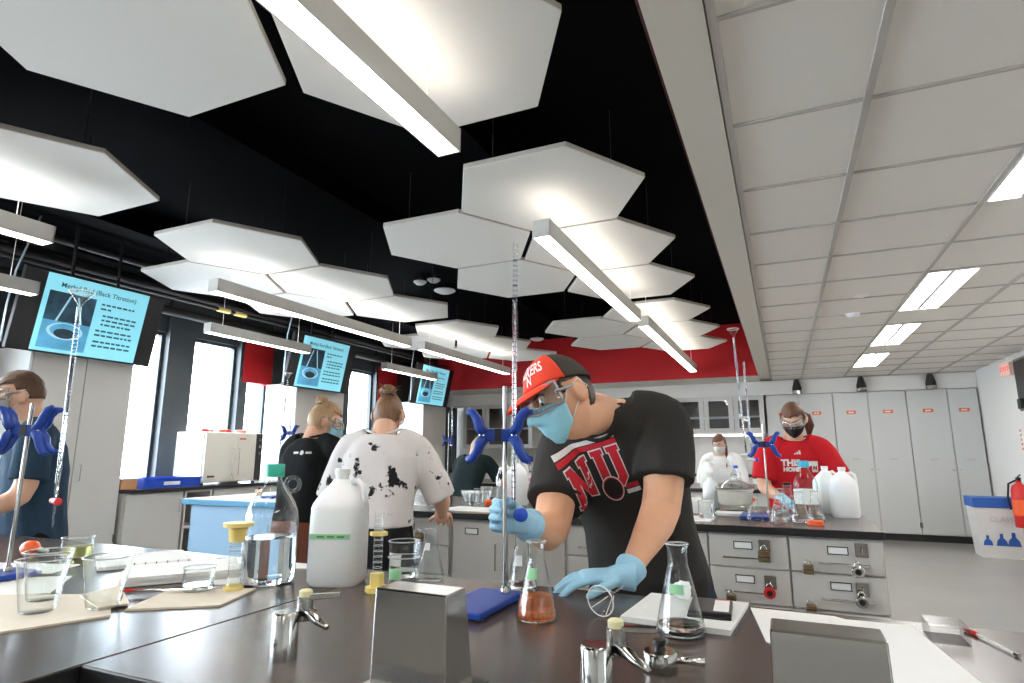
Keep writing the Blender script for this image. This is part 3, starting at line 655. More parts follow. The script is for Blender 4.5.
# ---- foreground: big jugs
t = thing('glass_jug', 'clear glass jug with teal screw cap, half full of water', 'jug', (-1.285, 1.262, BZ), 0)
R = .070; H = .33
prof = [(0, .004), (R * .8, 0), (R * .97, .006), (R, .018), (R, .165), (R * .995, .18), (R * .95, .205), (R * .82, .232), (R * .58, .262), (R * .36, .285), (R * .27, .30), (R * .27, .318)]
obj('body', LA(prof, 40), M_GLASS, t, 60); obj('water', LA([(0, .007), (R * .9, .007), (R * .965, .02), (R * .965, .132), (0, .1315)], 40), M_WATER, t, 60)
obj('cap', LA([(0, .312), (R * .36, .308), (R * .36, .343), (R * .33, .346), (0, .346)], 28), M_TEAL, t, 40)
a0 = math.radians(24)
obj('ring_handle', T([(R * .30 + .030 + .019 * math.cos(a), .0 + .0, .285 + .021 * math.sin(a)) for a in [2 * PI * k / 16 for k in range(17)]], .006, 8), M_GLASS, t, True)
obj('label_mark', B(.02, .06, -.078, -.0705, .155, .175), M_GLASS, t); t.rotation_euler = (0, 0, a0); t.scale = (1, 1, .90)
plastic_jug((-1.120, 1.345, BZ), .071, .068, .298, 'white plastic jug with green tape label in front of the person in white', math.radians(20))

# ---- stands, clamps, burettes
def clamp(parent_thing, x, y, z, rz, s=1.0, m=M_BLUEM):
    """double burette clamp: bar on the rod, curved jaw pair at each end"""
    c = bpy.data.objects.new('burette_clamp', None)
    bm = bmesh.new(); box(bm, -.052 * s, .052 * s, -.010 * s, .010 * s, -.016 * s, .016 * s); bevel(bm, .003 * s)
    mt = Matrix.Translation((x, y, z)) @ Matrix.Rotation(rz, 4, 'Z')
    def fx_(bm): bmesh.ops.transform(bm, matrix=mt, verts=bm.verts); return bm
    k = obj('clamp_bar', fx_(bm), m, parent_thing)
    for sx in (-1, 1):
        for sy in (-1, 1):
            for sz in (-1, 1):
                p = [(sx * .036, sy * .009, sz * .004), (sx * .050, sy * .011, sz * .022), (sx * .056, sy * .011, sz * .042), (sx * (.067 if sy < 0 else .074), sy * .012, sz * .060), (sx * (.080 if sy < 0 else .088), sy * .014, sz * (.067 if sy < 0 else .060))]
                obj('clamp_jaw', fx_(T([tuple(q * s for q in v) for v in p], [.0135 * s, .0130 * s, .0115 * s, .010 * s, .007 * s], 8)), m, parent_thing, True)
        b_ = LA([(0, -.004), (.007, -.004), (.007, .003), (.004, .005), (0, .005)], 12); bmesh.ops.scale(b_, verts=b_.verts, vec=(s, s, s)); bmesh.ops.rotate(b_, verts=b_.verts, matrix=Matrix.Rotation(PI / 2, 3, 'X')); bmesh.ops.translate(b_, verts=b_.verts, vec=(sx * .042 * s, -.012 * s, 0)); obj('clamp_screw', fx_(b_), M_CHROME, parent_thing, 40)
    bm = bmesh.new(); box(bm, -.0085 * s, .0085 * s, -.0125 * s, .016 * s, -.0165 * s, .0165 * s); obj('clamp_boss', fx_(bm), M_BLACK, parent_thing)
    bpy.data.objects.remove(c)
def stand(loc, label, rod_h, clamp_z, clamp_rz, base=(.06, .115), rod_off=(0, .08), base_m=M_BLUEM, s=1.0, rod_r=.0052, cdx=0):
    t = thing('burette_stand', label, 'stand', loc, 0)
    bm = B(-base[0], base[0], -base[1], base[1], .004, .018, .004); obj('base_plate', bm, base_m, t)
    for (x, y) in ((-1, -1), (1, -1), (-1, 1), (1, 1)): obj('foot', LA([(0, 0), (.009, 0), (.009, .005), (0, .005)], 10, (x * base[0] * .8, y * base[1] * .85, 0)), M_BLACK, t)
    obj('rod', T([(rod_off[0], rod_off[1], .01), (rod_off[0], rod_off[1], rod_h)], rod_r, 12), M_STEEL, t, 50)
    obj('rod_nut', LA([(0, .018), (.010, .018), (.010, .028), (.007, .034), (0, .034)], 12, (rod_off[0], rod_off[1], 0)), M_STEEL, t, 40)
    clamp(t, rod_off[0] + cdx, rod_off[1] - .006, clamp_z, clamp_rz, s)
    return t
def burette(top, tip, label, funnel=False, cock=M_BLUE, r=.0062, cock_f=.80, grads=True, fill=None, cdir=(1, -.3, 0), ck=1.0):
    t = thing('burette', label, 'burette', tip); A = V(top) - V(tip); L_ = A.length; d = A.normalized()
    def at(f): return d * (L_ * f)
    fz = 1 - cock_f
    bm = tube(bmesh.new(), [at(fz + .02), at(1)], r, 14, cap=False); obj('tube', bm, M_GLASS, t, True)
    obj('inner_column', tube(bmesh.new(), [at(fz + .02), at(.78)], r * .62, 10), fill or M_WATER, t, True)
    obj('tip', tube(bmesh.new(), [at(0), at(fz * .5), at(fz)], [r * .25, r * .45, r * .6], 10, cap=False), M_GLASS, t, True)
    cd = V(cdir).normalized() * ck
    b_ = tube(bmesh.new(), [at(fz) - cd * .02, at(fz) + cd * .02], .007 * ck, 12); obj('stopcock_barrel', b_, M_WHITE, t, 40)
    obj('stopcock_handle', tube(bmesh.new(), [at(fz) + cd * .02, at(fz) + cd * .023, at(fz) + cd * .032, at(fz) + cd * .034], [.006 * ck, .011 * ck, .011 * ck, .005 * ck], 14), cock, t, 40)
    obj('stopcock_nut', tube(bmesh.new(), [at(fz) - cd * .028, at(fz) - cd * .02], .009, 12), M_REDP if cock is M_REDP else M_WHITE, t, 40)
    if grads:
        bm = bmesh.new()
        for k in range(46):
            p = at(fz + .05 + (.93 - fz - .05) * k / 45); tube(bm, [p, p + d * (.0011 if k % 5 else .002)], r + .0003, 12, cap=False)
        obj('graduation', bm, mat('blue_black_ink', (.05, .06, .22), .5), t)
    if funnel:
        p = at(1); f = thing('glass_funnel', 'small glass funnel standing in the top of ' + funnel, 'funnel', tuple(V(tip) + p - d * .05))
        bm = LA([(.0035, 0), (.0035, .055), (.008, .062), (.032, .098), (.033, .099), (.030, .098)], 20); obj('cone', bm, M_GLASS, f, True)
        obj('rim', T([(.032 * math.cos(a), .032 * math.sin(a), .098) for a in [2 * PI * k / 20 for k in range(21)]], .0016, 6), M_LABEL, f, True)
    return t
stand((-.645, 1.265, BZ), 'stand with blue base plate and blue clamp under the hand of the capped man', .505, .384, math.radians(16), base=(.058, .112), rod_off=(.024, .074), cdx=-.014, s=.95)
burette((-.608, 1.375, 1.815), (-.622, 1.392, 1.055), 'tall clear burette with blue stopcock held by the capped man', cock_f=.925, cdir=(.75, -.66, .05), ck=1.5)
stand((-1.99, .95, BZ), 'stand with blue clamp at the left edge beside the person in navy', .485, .405, math.radians(22), rod_off=(0, .06))
burette((-1.865, 1.03, 1.685), (-1.985, 1.105, 1.045), 'burette with red stopcock at the left in front of the navy shirt', funnel='the left burette', cock=M_REDP, cock_f=.88)
stand((-.165, 3.56, BZ), 'stand with blue clamp in front of the person in red', .50, .39, math.radians(10), base=(.07, .12), rod_off=(.07, .09))
burette((-.215, 3.64, 1.93), (-.185, 3.68, 1.08), 'burette with funnel before the glazed cabinets, nearer of the pair', funnel='the burette near the person in red')
burette((-.175, 3.78, 1.80), (-.165, 3.80, 1.08), 'burette without funnel before the glazed cabinets, farther of the pair')
stand((-3.62, 3.60, .922), 'stand on the pale blue cabinet behind the person in black', .62, .5, .2, s=.9); burette((-3.655, 3.655, 1.86), (-3.70, 3.655, 1.15), 'burette with funnel left of the head of the person in black', funnel='the burette on the pale blue cabinet', grads=False)
stand((-3.94, 6.62, BZ), 'far stand with small blue clamp right of the person in white', .85, .5, 0, s=1.0, rod_off=(.08, 0)); burette((-3.80, 6.60, 2.02), (-3.80, 6.60, 1.2), 'far slim burette before the grey tall cabinet', grads=False)

# ---- conical flasks
flask((-.615, 1.428, BZ), .150, .040, 'clear conical flask with white label under the burette tip', M_WATER, .16, tape=(.46, .62, M_LABEL))
flask((-.497, 1.232, BZ), .158, .0435, 'conical flask holding orange liquid', M_ORANGE, .30, tape=(.52, .66, M_GREENT))
flask((-.205, 1.248, BZ), .168, .047, 'large clear conical flask beside the open notebook', M_WATER, .11, tape=(.46, .56, M_GREENT))
flask((-.905, 1.468, BZ), .135, .039, 'clear conical flask behind the steel box left of the blue base', None, tape=(.60, .74, M_LABEL))
# ---- beakers and cylinders behind the steel box
beaker((-1.0, 1.478, BZ), .041, .098, 'clear beaker with white label next to the yellow cylinder', tape=(.35, .7, M_LABEL), liquid=M_WATER, lz=.2)
beaker((-.93, 1.375, BZ), .038, .075, 'small beaker with green tape in front of the taller beaker', tape=(.3, .65, M_GREENT))
grad_cylinder((-.957, 1.300, BZ), .0115, .190, 'graduated cylinder with yellow hexagonal foot and collar', .135)
# ---- left: beakers on brown towels
def sheet(name, pts, z0, z1, m, label, cat, group=None):
    bm = bmesh.new(); prism(bm, pts, z0, z1); o = obj(name, bm, m); return tag(o, label, cat, group)
sheet('paper_towel', [(-1.72, .55), (-1.40, .70), (-1.325, .875), (-1.52, 1.0), (-1.80, .86)], BZ, BZ + .004, M_TOWEL, 'brown paper towel under the large beakers', 'towel')
sheet('paper_towel', [(-1.345, .918), (-1.185, 1.03), (-1.245, 1.19), (-1.44, 1.10)], BZ, BZ + .004, M_TOWEL, 'brown paper towel under the small beaker and yellow-topped cylinder', 'towel')
sheet('paper_towel', [(-1.56, .95), (-1.40, .895), (-1.37, .945), (-1.58, 1.06)], BZ + .004, BZ + .008, M_TOWEL, 'folded brown paper strip beside the large beakers', 'towel')
for k, (x, y) in enumerate(((-1.605, .895), (-1.495, .825), (-1.400, .905))):
    beaker((x, y, BZ + .0045), .033, .110, 'flared glass beaker, %s of three on the brown towel' % ['rear left one', 'front one', 'right one'][k], 1.45, group='flared beakers on the towel', spout=True)
beaker((-1.365, 1.115, BZ + .004), .036, .055, 'low clear beaker beside the yellow-topped cylinder', liquid=M_WATER, lz=.25)
grad_cylinder((-1.288, 1.155, BZ + .004), .016, .16, 'clear cylinder with yellow funnel top', 0, funnel_top=True, hexbase=False)
# notebooks and papers, left
def ring_book(loc, rz, w, d, th, label, rings=True, tilt=0):
    t = thing('notebook', label, 'notebook', loc, rz)
    for k in range(4):
        off = .003 * (k % 2); obj('page_block', B(-w / 2 + off, w / 2 - off, -d / 2 + off, d / 2, th * k / 4, th * (k + 1) / 4 - .0006), M_PAPER, t)
    obj('cover', B(-w / 2 - .003, w / 2 + .003, -d / 2 - .003, d / 2 + .003, -.0015, 0), M_DARK, t)
    if rings:
        for k in range(10):
            y = -d / 2 + .02 + (d - .04) * k / 9
            obj('ring', T([(-w / 2 + .012 * math.cos(a) + .002, y, th * .6 + .012 * math.sin(a)) for a in [2 * PI * q / 12 for q in range(13)]], .0016, 6), M_DARK, t, True)
    return t
ring_book((-1.58, 1.235, BZ + .0017), math.radians(-38), .22, .29, .022, 'thick white spiral notebook lying open at the left of the bench')
ring_book((-1.90, 1.34, BZ + .0017), math.radians(-30), .24, .25, .010, 'thin white open notebook beyond the spiral notebook', False)
sheet('paper_sheet', [(-1.56, 1.40), (-1.30, 1.46), (-1.34, 1.52), (-1.62, 1.50)], BZ, BZ + .002, M_PAPER, 'white paper sheet at the back edge beside the glass jug', 'paper')
sheet('paper_sheet', [(-1.46, 1.16), (-1.28, 1.23), (-1.36, 1.36), (-1.52, 1.33)], BZ, BZ + .0015, M_PAPER, 'white paper sheet between notebook and glass jug', 'paper')
sheet('paper_sheet', [(-2.45, .85), (-1.95, 1.10), (-2.02, 1.22), (-2.55, 1.05)], BZ, BZ + .0015, M_PAPER, 'white paper sheet behind the flared beakers', 'paper')
sheet('paper_sheet', [(-1.95, .70), (-1.68, .95), (-1.85, 1.10), (-2.15, .90)], BZ, BZ + .002, M_PAPER, 'white paper sheet under the left stand edge', 'paper')
t = thing('pipette_bulb', 'orange rubber pipette bulb at the left end of the bench', 'bulb', (-2.33, 1.24, BZ)); bb = LA([(0, -.036), (.018, -.03), (.026, -.01), (.026, .008), (.018, .026), (.009, .036), (.009, .05), (0, .05)], 20); bmesh.ops.rotate(bb, verts=bb.verts, matrix=Matrix.Rotation(PI / 2, 3, 'Y')); bmesh.ops.translate(bb, verts=bb.verts, vec=(0, 0, .027)); obj('ball', bb, M_ORG, t, True); obj('nozzle', T([(.05, 0, .027), (.09, .004, .024)], [.008, .005], 10), M_WHITE, t, True)
beaker((-2.18, 1.30, BZ), .045, .065, 'small beaker of yellowish liquid by the orange bulb', liquid=mat('yellow_liquid', (.85, .85, .35), 0, trans=.6, ior=1.33), lz=.55)
t = thing('tongs', 'thin red and silver tongs on the brown towel', 'tongs', (0, 0, 0)); obj('arm', T([(-1.47, 1.02, BZ + .012), (-1.33, 1.10, BZ + .012)], .0028, 8), M_CHROME, t); obj('arm', T([(-1.46, 1.035, BZ + .012), (-1.335, 1.115, BZ + .012)], .0028, 8), M_CHROME, t); obj('grip', T([(-1.49, 1.0, BZ + .012), (-1.46, 1.035, BZ + .012)], .0036, 8), M_REDP, t)
# ---- gas turrets and steel pedestals on the front edge
def turret(loc, rz, label):
    t = thing('gas_turret', label, 'gas tap', loc, rz)
    obj('post', LA([(0, 0), (.0225, 0), (.0225, .072), (.020, .0755), (0, .076)], 28), M_STEEL, t, 40)
    obj('valve_body', LA([(0, .055), (.013, .055), (.014, .062), (.014, .092), (.011, .094), (0, .094)], 18, (.026, .022, 0)), M_STEEL, t, 40)
    obj('valve_cap', LA([(0, .094), (.0115, .094), (.0115, .103), (.009, .105), (0, .105)], 16, (.026, .022, 0)), mat('beige_cap', (.75, .70, .42), .5), t, 40)
    bm = bmesh.new(); box(bm, .030, .085, .014, .030, .088, .097); 
    for v in bm.verts:
        if v.co.x > .06: v.co.z += .002; v.co.y = .022 + (v.co.y - .022) * .7
    bevel(bm, .002); obj('lever', bm, M_STEEL, t)
    obj('nozzle', T([(.028, .012, .070), (.045, -.004, .068), (.056, -.014, .062), (.075, -.03, .055)], [.008, .0085, .007, .0045], 12), M_STEEL, t, True)
    obj('nozzle', T([(.022, .024, .072), (.03, .045, .066), (.034, .065, .060)], [.008, .0065, .004], 12), M_STEEL, t, True)
    return t
turret((-.795, .828, BZ), math.radians(30), 'steel gas tap on the bench in front of the glass jug')
turret((-.262, .872, BZ), math.radians(8), 'steel gas tap at the bottom edge in front of the glass funnel')
def pedestal(x0, x1, y0, y1, label, top=1.06):
    t = thing('outlet_box', label, 'box', (0, 0, 0)); bm = bmesh.new(); vs, fs = box(bm, x0, x1, y0, y1, BZ + .002, top)
    for v in bm.verts:
        if v.co.z < BZ + .05: v.co.y += -.004 if v.co.y < (y0 + y1) / 2 else .02; v.co.x += -.002 if v.co.x < (x0 + x1) / 2 else .003
    bevel(bm, .0025); obj('body', bm, M_STEEL, t); obj('flange', B(x0 - .02, x1 + .02, y0 - .038, y1 + .038, BZ, BZ + .0025), M_STEEL, t)
    o = obj('outlet_plate', B(x0 + .03, x1 - .03, y1 + .012, y1 + .02, BZ + .035, BZ + .105, .003), M_BLACK, t)
    return t
pedestal(-.580, -.455, .785, .842, 'brushed steel outlet box standing at the front left of the blue base')
pedestal(-.030, .088, .795, .850, 'brushed steel outlet box at the bottom right corner on the papers')
t = thing('steel_knob', 'round steel burner base with black knob beside the gas tap', 'burner', (-.205, 1.035, BZ))
obj('drum', LA([(0, 0), (.026, 0), (.0275, .003), (.0275, .026), (.025, .029), (0, .029)], 28), M_STEEL, t, 40); obj('knob', LA([(0, .029), (.010, .029), (.008, .036), (.011, .040), (.010, .046), (0, .047)], 16), M_BLACK, t, 40); obj('spout', T([(.024, .006, .016), (.045, .012, .016), (.066, .018, .014)], [.005, .0055, .006], 12), M_CHROME, t, True)
# ---- right: notebook with wallet, funnel, papers
def slab(pts, z0, z1): bm = bmesh.new(); prism(bm, pts, z0, z1); return bm
t = thing('notebook', 'white open notebook under the black wallet beside the gloved hand', 'notebook', (0, 0, 0)); P4 = [(-.335, 1.285), (-.118, 1.270), (-.098, 1.515), (-.318, 1.522)]
for k in range(3): obj('page_block', slab([(x + .001 * k, y + .0005 * k) for x, y in P4], BZ + .0035 * k, BZ + .0035 * k + .003), M_PAPER, t)
bm = bmesh.new()
for k in range(14): box(bm, -.30, -.205, 1.305 + .013 * k, 1.3057 + .013 * k, BZ + .01, BZ + .0103)
obj('ruling', bm, mat('pale_ink', (.62, .66, .72), .7), t)
t = thing('wallet', 'black wallet with cards lying on the notebook', 'wallet', (-.166, 1.40, BZ + .0106), math.radians(3))
obj('cover', B(-.043, .043, -.065, .065, 0, .006, .0015), M_BLACK, t); obj('cover', B(-.041, .043, -.062, .065, .0065, .0125, .0015), M_BLACK, t); obj('card', B(.008, .038, -.05, .045, .0126, .0135), M_LABEL, t); obj('card', B(.008, .038, .046, .056, .0126, .0134), M_REDP, t)
t = thing('crumpled_tissue', 'crumpled translucent wrap behind the wallet', 'tissue', (-.235, 1.49, BZ + .0106)); bm = bmesh.new(); bmesh.ops.create_icosphere(bm, subdivisions=3, radius=.022)
for v in bm.verts: n = noise.noise(v.co * 70) ; v.co *= 1 + .45 * n; v.co.z = max(v.co.z * .9, -.018) + .0185
obj('wrap', bm, M_PAPER, t)
t = thing('glass_funnel', 'clear glass funnel lying on its side near the gloved hand', 'funnel', (-.365, 1.335, BZ + .0395)); bm = LA([(.0035, -.055), (.0035, -.008), (.008, 0), (.031, .042), (.032, .043), (.030, .042)], 24)
FR = Matrix.Rotation(math.radians(-16), 4, 'Z') @ Matrix.Rotation(math.radians(98), 4, 'X'); bmesh.ops.transform(bm, matrix=FR, verts=bm.verts); obj('cone', bm, M_GLASS, t, True)
bm = T([(.0315 * math.cos(a), .0315 * math.sin(a), .043) for a in [2 * PI * k / 24 for k in range(25)]], .0014, 6); bmesh.ops.transform(bm, matrix=FR, verts=bm.verts); obj('rim', bm, M_LABEL, t, True)
for k in range(5):
    a = 2 * PI * k / 5; bm = T([(.009 * math.cos(a), .009 * math.sin(a), .002), (.0295 * math.cos(a), .0295 * math.sin(a), .041)], .0009, 5); bmesh.ops.transform(bm, matrix=FR, verts=bm.verts); obj('rib', bm, M_LABEL, t)
sheet('paper_sheet', [(-.093, 1.505), (.072, 1.500), (.135, 1.44), (.10, 1.10), (-.055, 1.26)], BZ, BZ + .0025, M_PAPER, 'white paper behind the right steel box, left sheet', 'paper')
sheet('paper_sheet', [(.06, 1.47), (.205, 1.475), (.262, 1.0), (.085, .95)], BZ + .0026, BZ + .005, M_PAPER, 'white paper right of the right steel box', 'paper')
t = thing('red_thermometer', 'slim red-handled probe lying at the right edge of the bench', 'probe', (0, 0, 0)); obj('handle', T([(.297, 1.490, BZ + .005), (.307, 1.455, BZ + .005)], .0046, 10), M_REDP, t, 40); obj('shaft', T([(.307, 1.455, BZ + .005), (.335, 1.350, BZ + .004)], .0022, 8), M_LABEL, t); obj('end_bulb', T([(.335, 1.350, BZ + .004), (.338, 1.339, BZ + .004)], .0035, 8), M_CHROME, t)
t = thing('weigh_boat', 'small clear plastic box right of the papers', 'box', (.252, 1.42, BZ)); bm = bmesh.new(); box(bm, -.03, .03, -.04, .04, 0, .03); bmesh.ops.delete(bm, geom=[f for f in bm.faces if f.normal.z > .9 or f.calc_center_median().z > .029], context='FACES'); fm_ = glass('clear_film', (.98, .98, .98), .35, .15); obj('tray', bm, fm_, t); obj('lid', B(-.031, .031, -.041, .041, .028, .030), fm_, t)

# ================================================================== things on the drawer island
def bottle(loc, r, h, cap_m, label, m=None, liquid=None, lab=True):
    t = thing('reagent_bottle', label, 'bottle', loc)
    obj('body', LA([(0, .002), (r * .9, 0), (r, .008), (r, h * .58), (r * .9, h * .67), (r * .5, h * .78), (r * .36, h * .84), (r * .36, h * .9)], 24), m or M_GLASS, t, 50)
    obj('cap', LA([(0, h * .88), (r * .46, h * .88), (r * .46, h * .985), (r * .4, h), (0, h)], 20), cap_m, t, 40)
    if liquid: obj('liquid', LA([(0, .005), (r * .9, .005), (r * .94, .015), (r * .94, h * .3), (0, h * .3)]), liquid, t, 50)
    if lab: obj('label', LA([(r + .001, h * .22), (r + .0015, h * .22), (r + .0015, h * .48), (r + .001, h * .48)], 24), M_LABEL, t)
    return t
plastic_jug((.287, 3.80, BZ), .068, .066, .265, 'white plastic jug at the right end of the drawer island, nearer of two', .1, tape=False)
plastic_jug((.215, 4.02, BZ), .066, .06, .265, 'white plastic jug behind the other at the right end of the island', .3, tape=False)
bottle((.10, 3.78, BZ), .062, .30, mat('cyan_cap', (.03, .42, .62), .4), 'glass reagent bottle with cyan cap in front of the person in red', liquid=mat('brown_liquid', (.55, .32, .22), 0, trans=.8, ior=1.33))
flask((-.155, 3.37, BZ), .135, .04, 'conical flask with orange band left on the island edge', None, tape=(.74, .86, M_ORG))
flask((-.045, 3.34, BZ), .135, .042, 'conical flask with orange band, middle one on the island edge', None, tape=(.74, .86, M_ORG), stopper=None)
flask((.055, 3.42, BZ), .15, .045, 'conical flask holding a little water beside the orange lid', M_WATER, .2)
flask((.005, 3.66, BZ), .17, .048, 'conical flask with black stopper behind the others on the island', M_WATER, .2, stopper=M_BLACK)
flask((-.035, 3.50, BZ), .16, .045, 'clear conical flask directly beside the stand rod', M_WATER, .25)
flask((.13, 3.55, BZ), .15, .043, 'clear conical flask in front of the cyan-capped bottle', M_WATER, .2)
beaker((-.40, 3.42, BZ), .04, .09, 'clear beaker left of the blue stand base on the island', liquid=M_WATER, lz=.3)
t = thing('flask_tray', 'shallow grey tray between the covered dish and the stand', 'tray', (-.30, 3.66, BZ)); obj('pan', B(-.07, .07, -.06, .06, 0, .01, .002), M_WHITE, t); obj('lip', B(-.075, .075, -.065, .065, .01, .016, .002), M_WHITE, t)
beaker((.06, 3.88, BZ), .04, .10, 'clear beaker before the cyan-capped bottle', liquid=M_WATER, lz=.3)
t = thing('orange_dish', 'orange plastic dish at the island edge', 'dish', (.118, 3.33, BZ)); obj('disc', LA([(0, .004), (.032, 0), (.036, .004), (.036, .018), (.033, .02), (0, .02)], 24), M_ORG, t, 40); obj('rim', LA([(.0365, .002), (.038, .002), (.038, .006), (.0365, .006)], 24), M_ORG, t)
t = thing('glass_desiccator', 'large covered glass dish on the island beside the stand', 'dish', (-.285, 3.92, BZ)); obj('bowl', LA([(0, .03), (.08, .03), (.098, .05), (.104, .12), (.112, .124), (.112, .13), (.1, .13)], 32), mat('cloudy_glass', (.80, .80, .72), .15, trans=.55, ior=1.2), t, 50); obj('lid', LA([(.112, .131), (.112, .138), (.09, .155), (.05, .175), (.02, .185), (.014, .20), (.02, .215), (0, .22)], 32), M_GLASS, t, 50); obj('foot', LA([(0, 0), (.06, 0), (.055, .03), (0, .03)], 24), M_GLASS, t)
t = thing('tissue_box', 'white paper box under the large covered dish', 'box', (-.47, 3.72, BZ), .1); obj('carton', B(-.06, .06, -.05, .05, 0, .07, .003), M_WHITE, t); obj('flap', B(-.055, .055, -.052, -.05, .04, .068), M_LABEL, t)
sheet('paper_sheet', [(-.52, 3.25), (-.36, 3.25), (-.36, 3.5), (-.52, 3.52)], BZ, BZ + .003, M_PAPER, 'white sheet on the island beside the capped man', 'paper')
t = thing('balance', 'white electronic balance on the island with a dark display', 'balance', (-.60, 4.0, BZ), .1); obj('body', B(-.11, .11, -.15, .15, 0, .06, .01), M_WHITE, t); obj('pan', LA([(0, .06), (.02, .06), (.02, .075), (.075, .075), (.075, .08), (0, .08)], 24), M_STEEL, t, 40); obj('display', B(-.06, .06, -.152, -.148, .02, .045), M_BLACK, t)
bottle((-.44, 4.08, BZ), .05, .22, M_WHITE, 'white plastic wash bottle between dish and balance', M_HDPE, lab=False)
# pile at the left end of the island, seen between the people
t = thing('cable_coil', 'coil of black cable on the island beside the person in white', 'cable', (-2.27, 3.78, BZ)); pts = []
for k in range(70):
    a = k * .33; pts.append(((.085 + .012 * math.sin(k)) * math.cos(a), (.07 + .012 * math.cos(k * 1.3)) * math.sin(a), .008 + .0008 * k))
obj('loop', T(pts, .0065, 7), M_BLACK, t, True)
t = thing('white_tub', 'low white tub with lid on the island pile', 'tub', (-2.08, 3.98, BZ)); obj('bowl', LA([(0, 0), (.08, 0), (.1, .05), (.105, .052), (.105, .058), (0, .058)], 28), M_WHITE, t, 40); obj('lid', LA([(0, .0585), (.108, .0585), (.108, .066), (.05, .07), (0, .07)], 28), M_WHITE, t, 40)
k = 0
for (x, y, r, h) in ((-2.02, 3.72, .035, .09), (-1.95, 3.78, .034, .10), (-1.88, 3.72, .036, .085), (-1.93, 3.66, .03, .075), (-1.93, 3.86, .036, .11)):
    beaker((x, y, BZ), r, h, 'upturned clear beaker in the island cluster, %s from the left' % ORD[[4, 1, 2, 0, 3].index(k)] if False else 'clear beaker in the cluster left of the stand rod, %s' % ['front left', 'tall centre', 'right', 'nearest the edge', 'rear tallest'][k], 1.0, group='clear beakers in the island cluster', spout=False); k += 1
t = thing('orange_stopper', 'small orange stopper on the island left of the gloved hand', 'stopper', (-1.80, 3.62, BZ)); obj('plug', LA([(0, 0), (.018, 0), (.026, .012), (.024, .034), (.012, .042), (0, .043)], 16), M_ORG, t, 40); obj('cap', LA([(0, .043), (.012, .043), (.01, .05), (0, .051)], 12), M_WHITE, t, 40)
plastic_jug((-1.66, 3.78, BZ), .075, .065, .30, 'white plastic jug on the island just behind the stand rod', .2, tape=False)
bottle((-1.52, 4.05, BZ), .045, .26, M_BLUE, 'clear bottle with blue cap behind the gloved hand')
for j, (x, y) in enumerate(((-1.38, 3.72), (-1.30, 3.92), (-1.42, 4.08), (-1.22, 3.68))):
    flask((x, y, BZ), .19, .05, 'clear conical flask between the clamp and the capped man, %s' % ['front left', 'centre', 'rear', 'front right'][j], M_WATER, .2, group='flasks behind the capped man')
t = thing('glass_kettle', 'tall clear glass canister behind the blue clamp', 'canister', (-1.90, 4.12, BZ)); obj('body', LA([(0, 0), (.07, 0), (.075, .01), (.075, .17), (.06, .20), (.05, .22)], 28), M_GLASS, t, 50); obj('lid', LA([(0, .23), (.055, .22), (.055, .235), (.02, .245), (0, .26)], 24), M_WHITE, t, 40)
sheet('paper_sheet', [(-2.0, 3.24), (-1.35, 3.22), (-1.36, 3.48), (-1.95, 3.5)], BZ, BZ + .003, M_PAPER, 'white sheet along the island edge below the gloved hand', 'paper')
sheet('paper_sheet', [(-2.6, 3.25), (-2.2, 3.25), (-2.2, 3.5), (-2.6, 3.5)], BZ, BZ + .003, M_PAPER, 'white sheet on the island in front of the black cable', 'paper')
beaker((-3.75, 3.9, .922), .05, .06, 'low white dish on the pale blue cabinet', spout=False)
t = thing('model_person_toy', 'small tan stopper on the pale blue cabinet', 'stopper', (-3.95, 3.72, .922)); t.name = 'cork_stopper'; obj('plug', LA([(0, 0), (.025, 0), (.03, .04), (.02, .05), (0, .05)], 14), mat('cork', (.60, .36, .20), .8), t, 40); obj('cap', LA([(0, .05), (.012, .05), (.012, .062), (0, .062)], 12), M_DARK, t)
# ================================================================== rear island things
t = thing('sink_faucet', 'tall gooseneck tap on the rear island', 'tap', (-.95, 6.55, BZ)); obj('spout', T([(0, 0, 0), (0, 0, .28), (0, -.03, .33), (0, -.08, .34), (0, -.12, .30), (0, -.125, .25)], .012, 10), M_CHROME, t, True); obj('base', LA([(0, 0), (.03, 0), (.028, .03), (.014, .04), (0, .04)], 18), M_CHROME, t, 40); obj('lever', T([(0, 0, .08), (.07, 0, .10)], .007), M_CHROME, t)
plastic_jug((-.72, 6.45, BZ), .075, .07, .28, 'white plastic jug before the person in the white coat', 0, tape=False)
for j, (x, y, h) in enumerate(((-1.25, 6.5, .2), (-.45, 6.5, .22), (-.25, 6.6, .18), (-3.0, 6.5, .3), (-2.75, 6.6, .25), (-2.5, 6.5, .2))):
    bottle((x, y, BZ), .05, h, [M_WHITE, M_BLUE, M_BLACK][j % 3], 'clear bottle on the rear island, %s in the row' % ORD[[3, 4, 5, 0, 1, 2][j]], group_hack) if False else bottle((x, y, BZ), .05, h, [M_WHITE, M_BLUE, M_BLACK][j % 3], 'clear bottle on the rear island, %s from the left' % ORD[[3, 4, 5, 0, 1, 2][j]])
t = thing('pink_box', 'small pink and white carton on the rear island beside the person in dark', 'box', (-2.60, 6.40, BZ)); obj('carton', B(-.06, .06, -.05, .05, 0, .10, .003), M_LABEL, t); obj('band', B(-.061, .061, -.051, .051, .03, .07), mat('pink', (.75, .25, .28), .5), t)
t = thing('microscope', 'black instrument on the rear island left of the white coat', 'instrument', (-1.05, 6.75, BZ)); obj('base', B(-.1, .1, -.08, .08, 0, .03, .005), M_BLACK, t); obj('column', B(-.03, .03, .03, .07, .03, .22, .005), M_BLACK, t); obj('head', B(-.09, .09, -.06, .06, .17, .25, .01), M_BLACK, t)
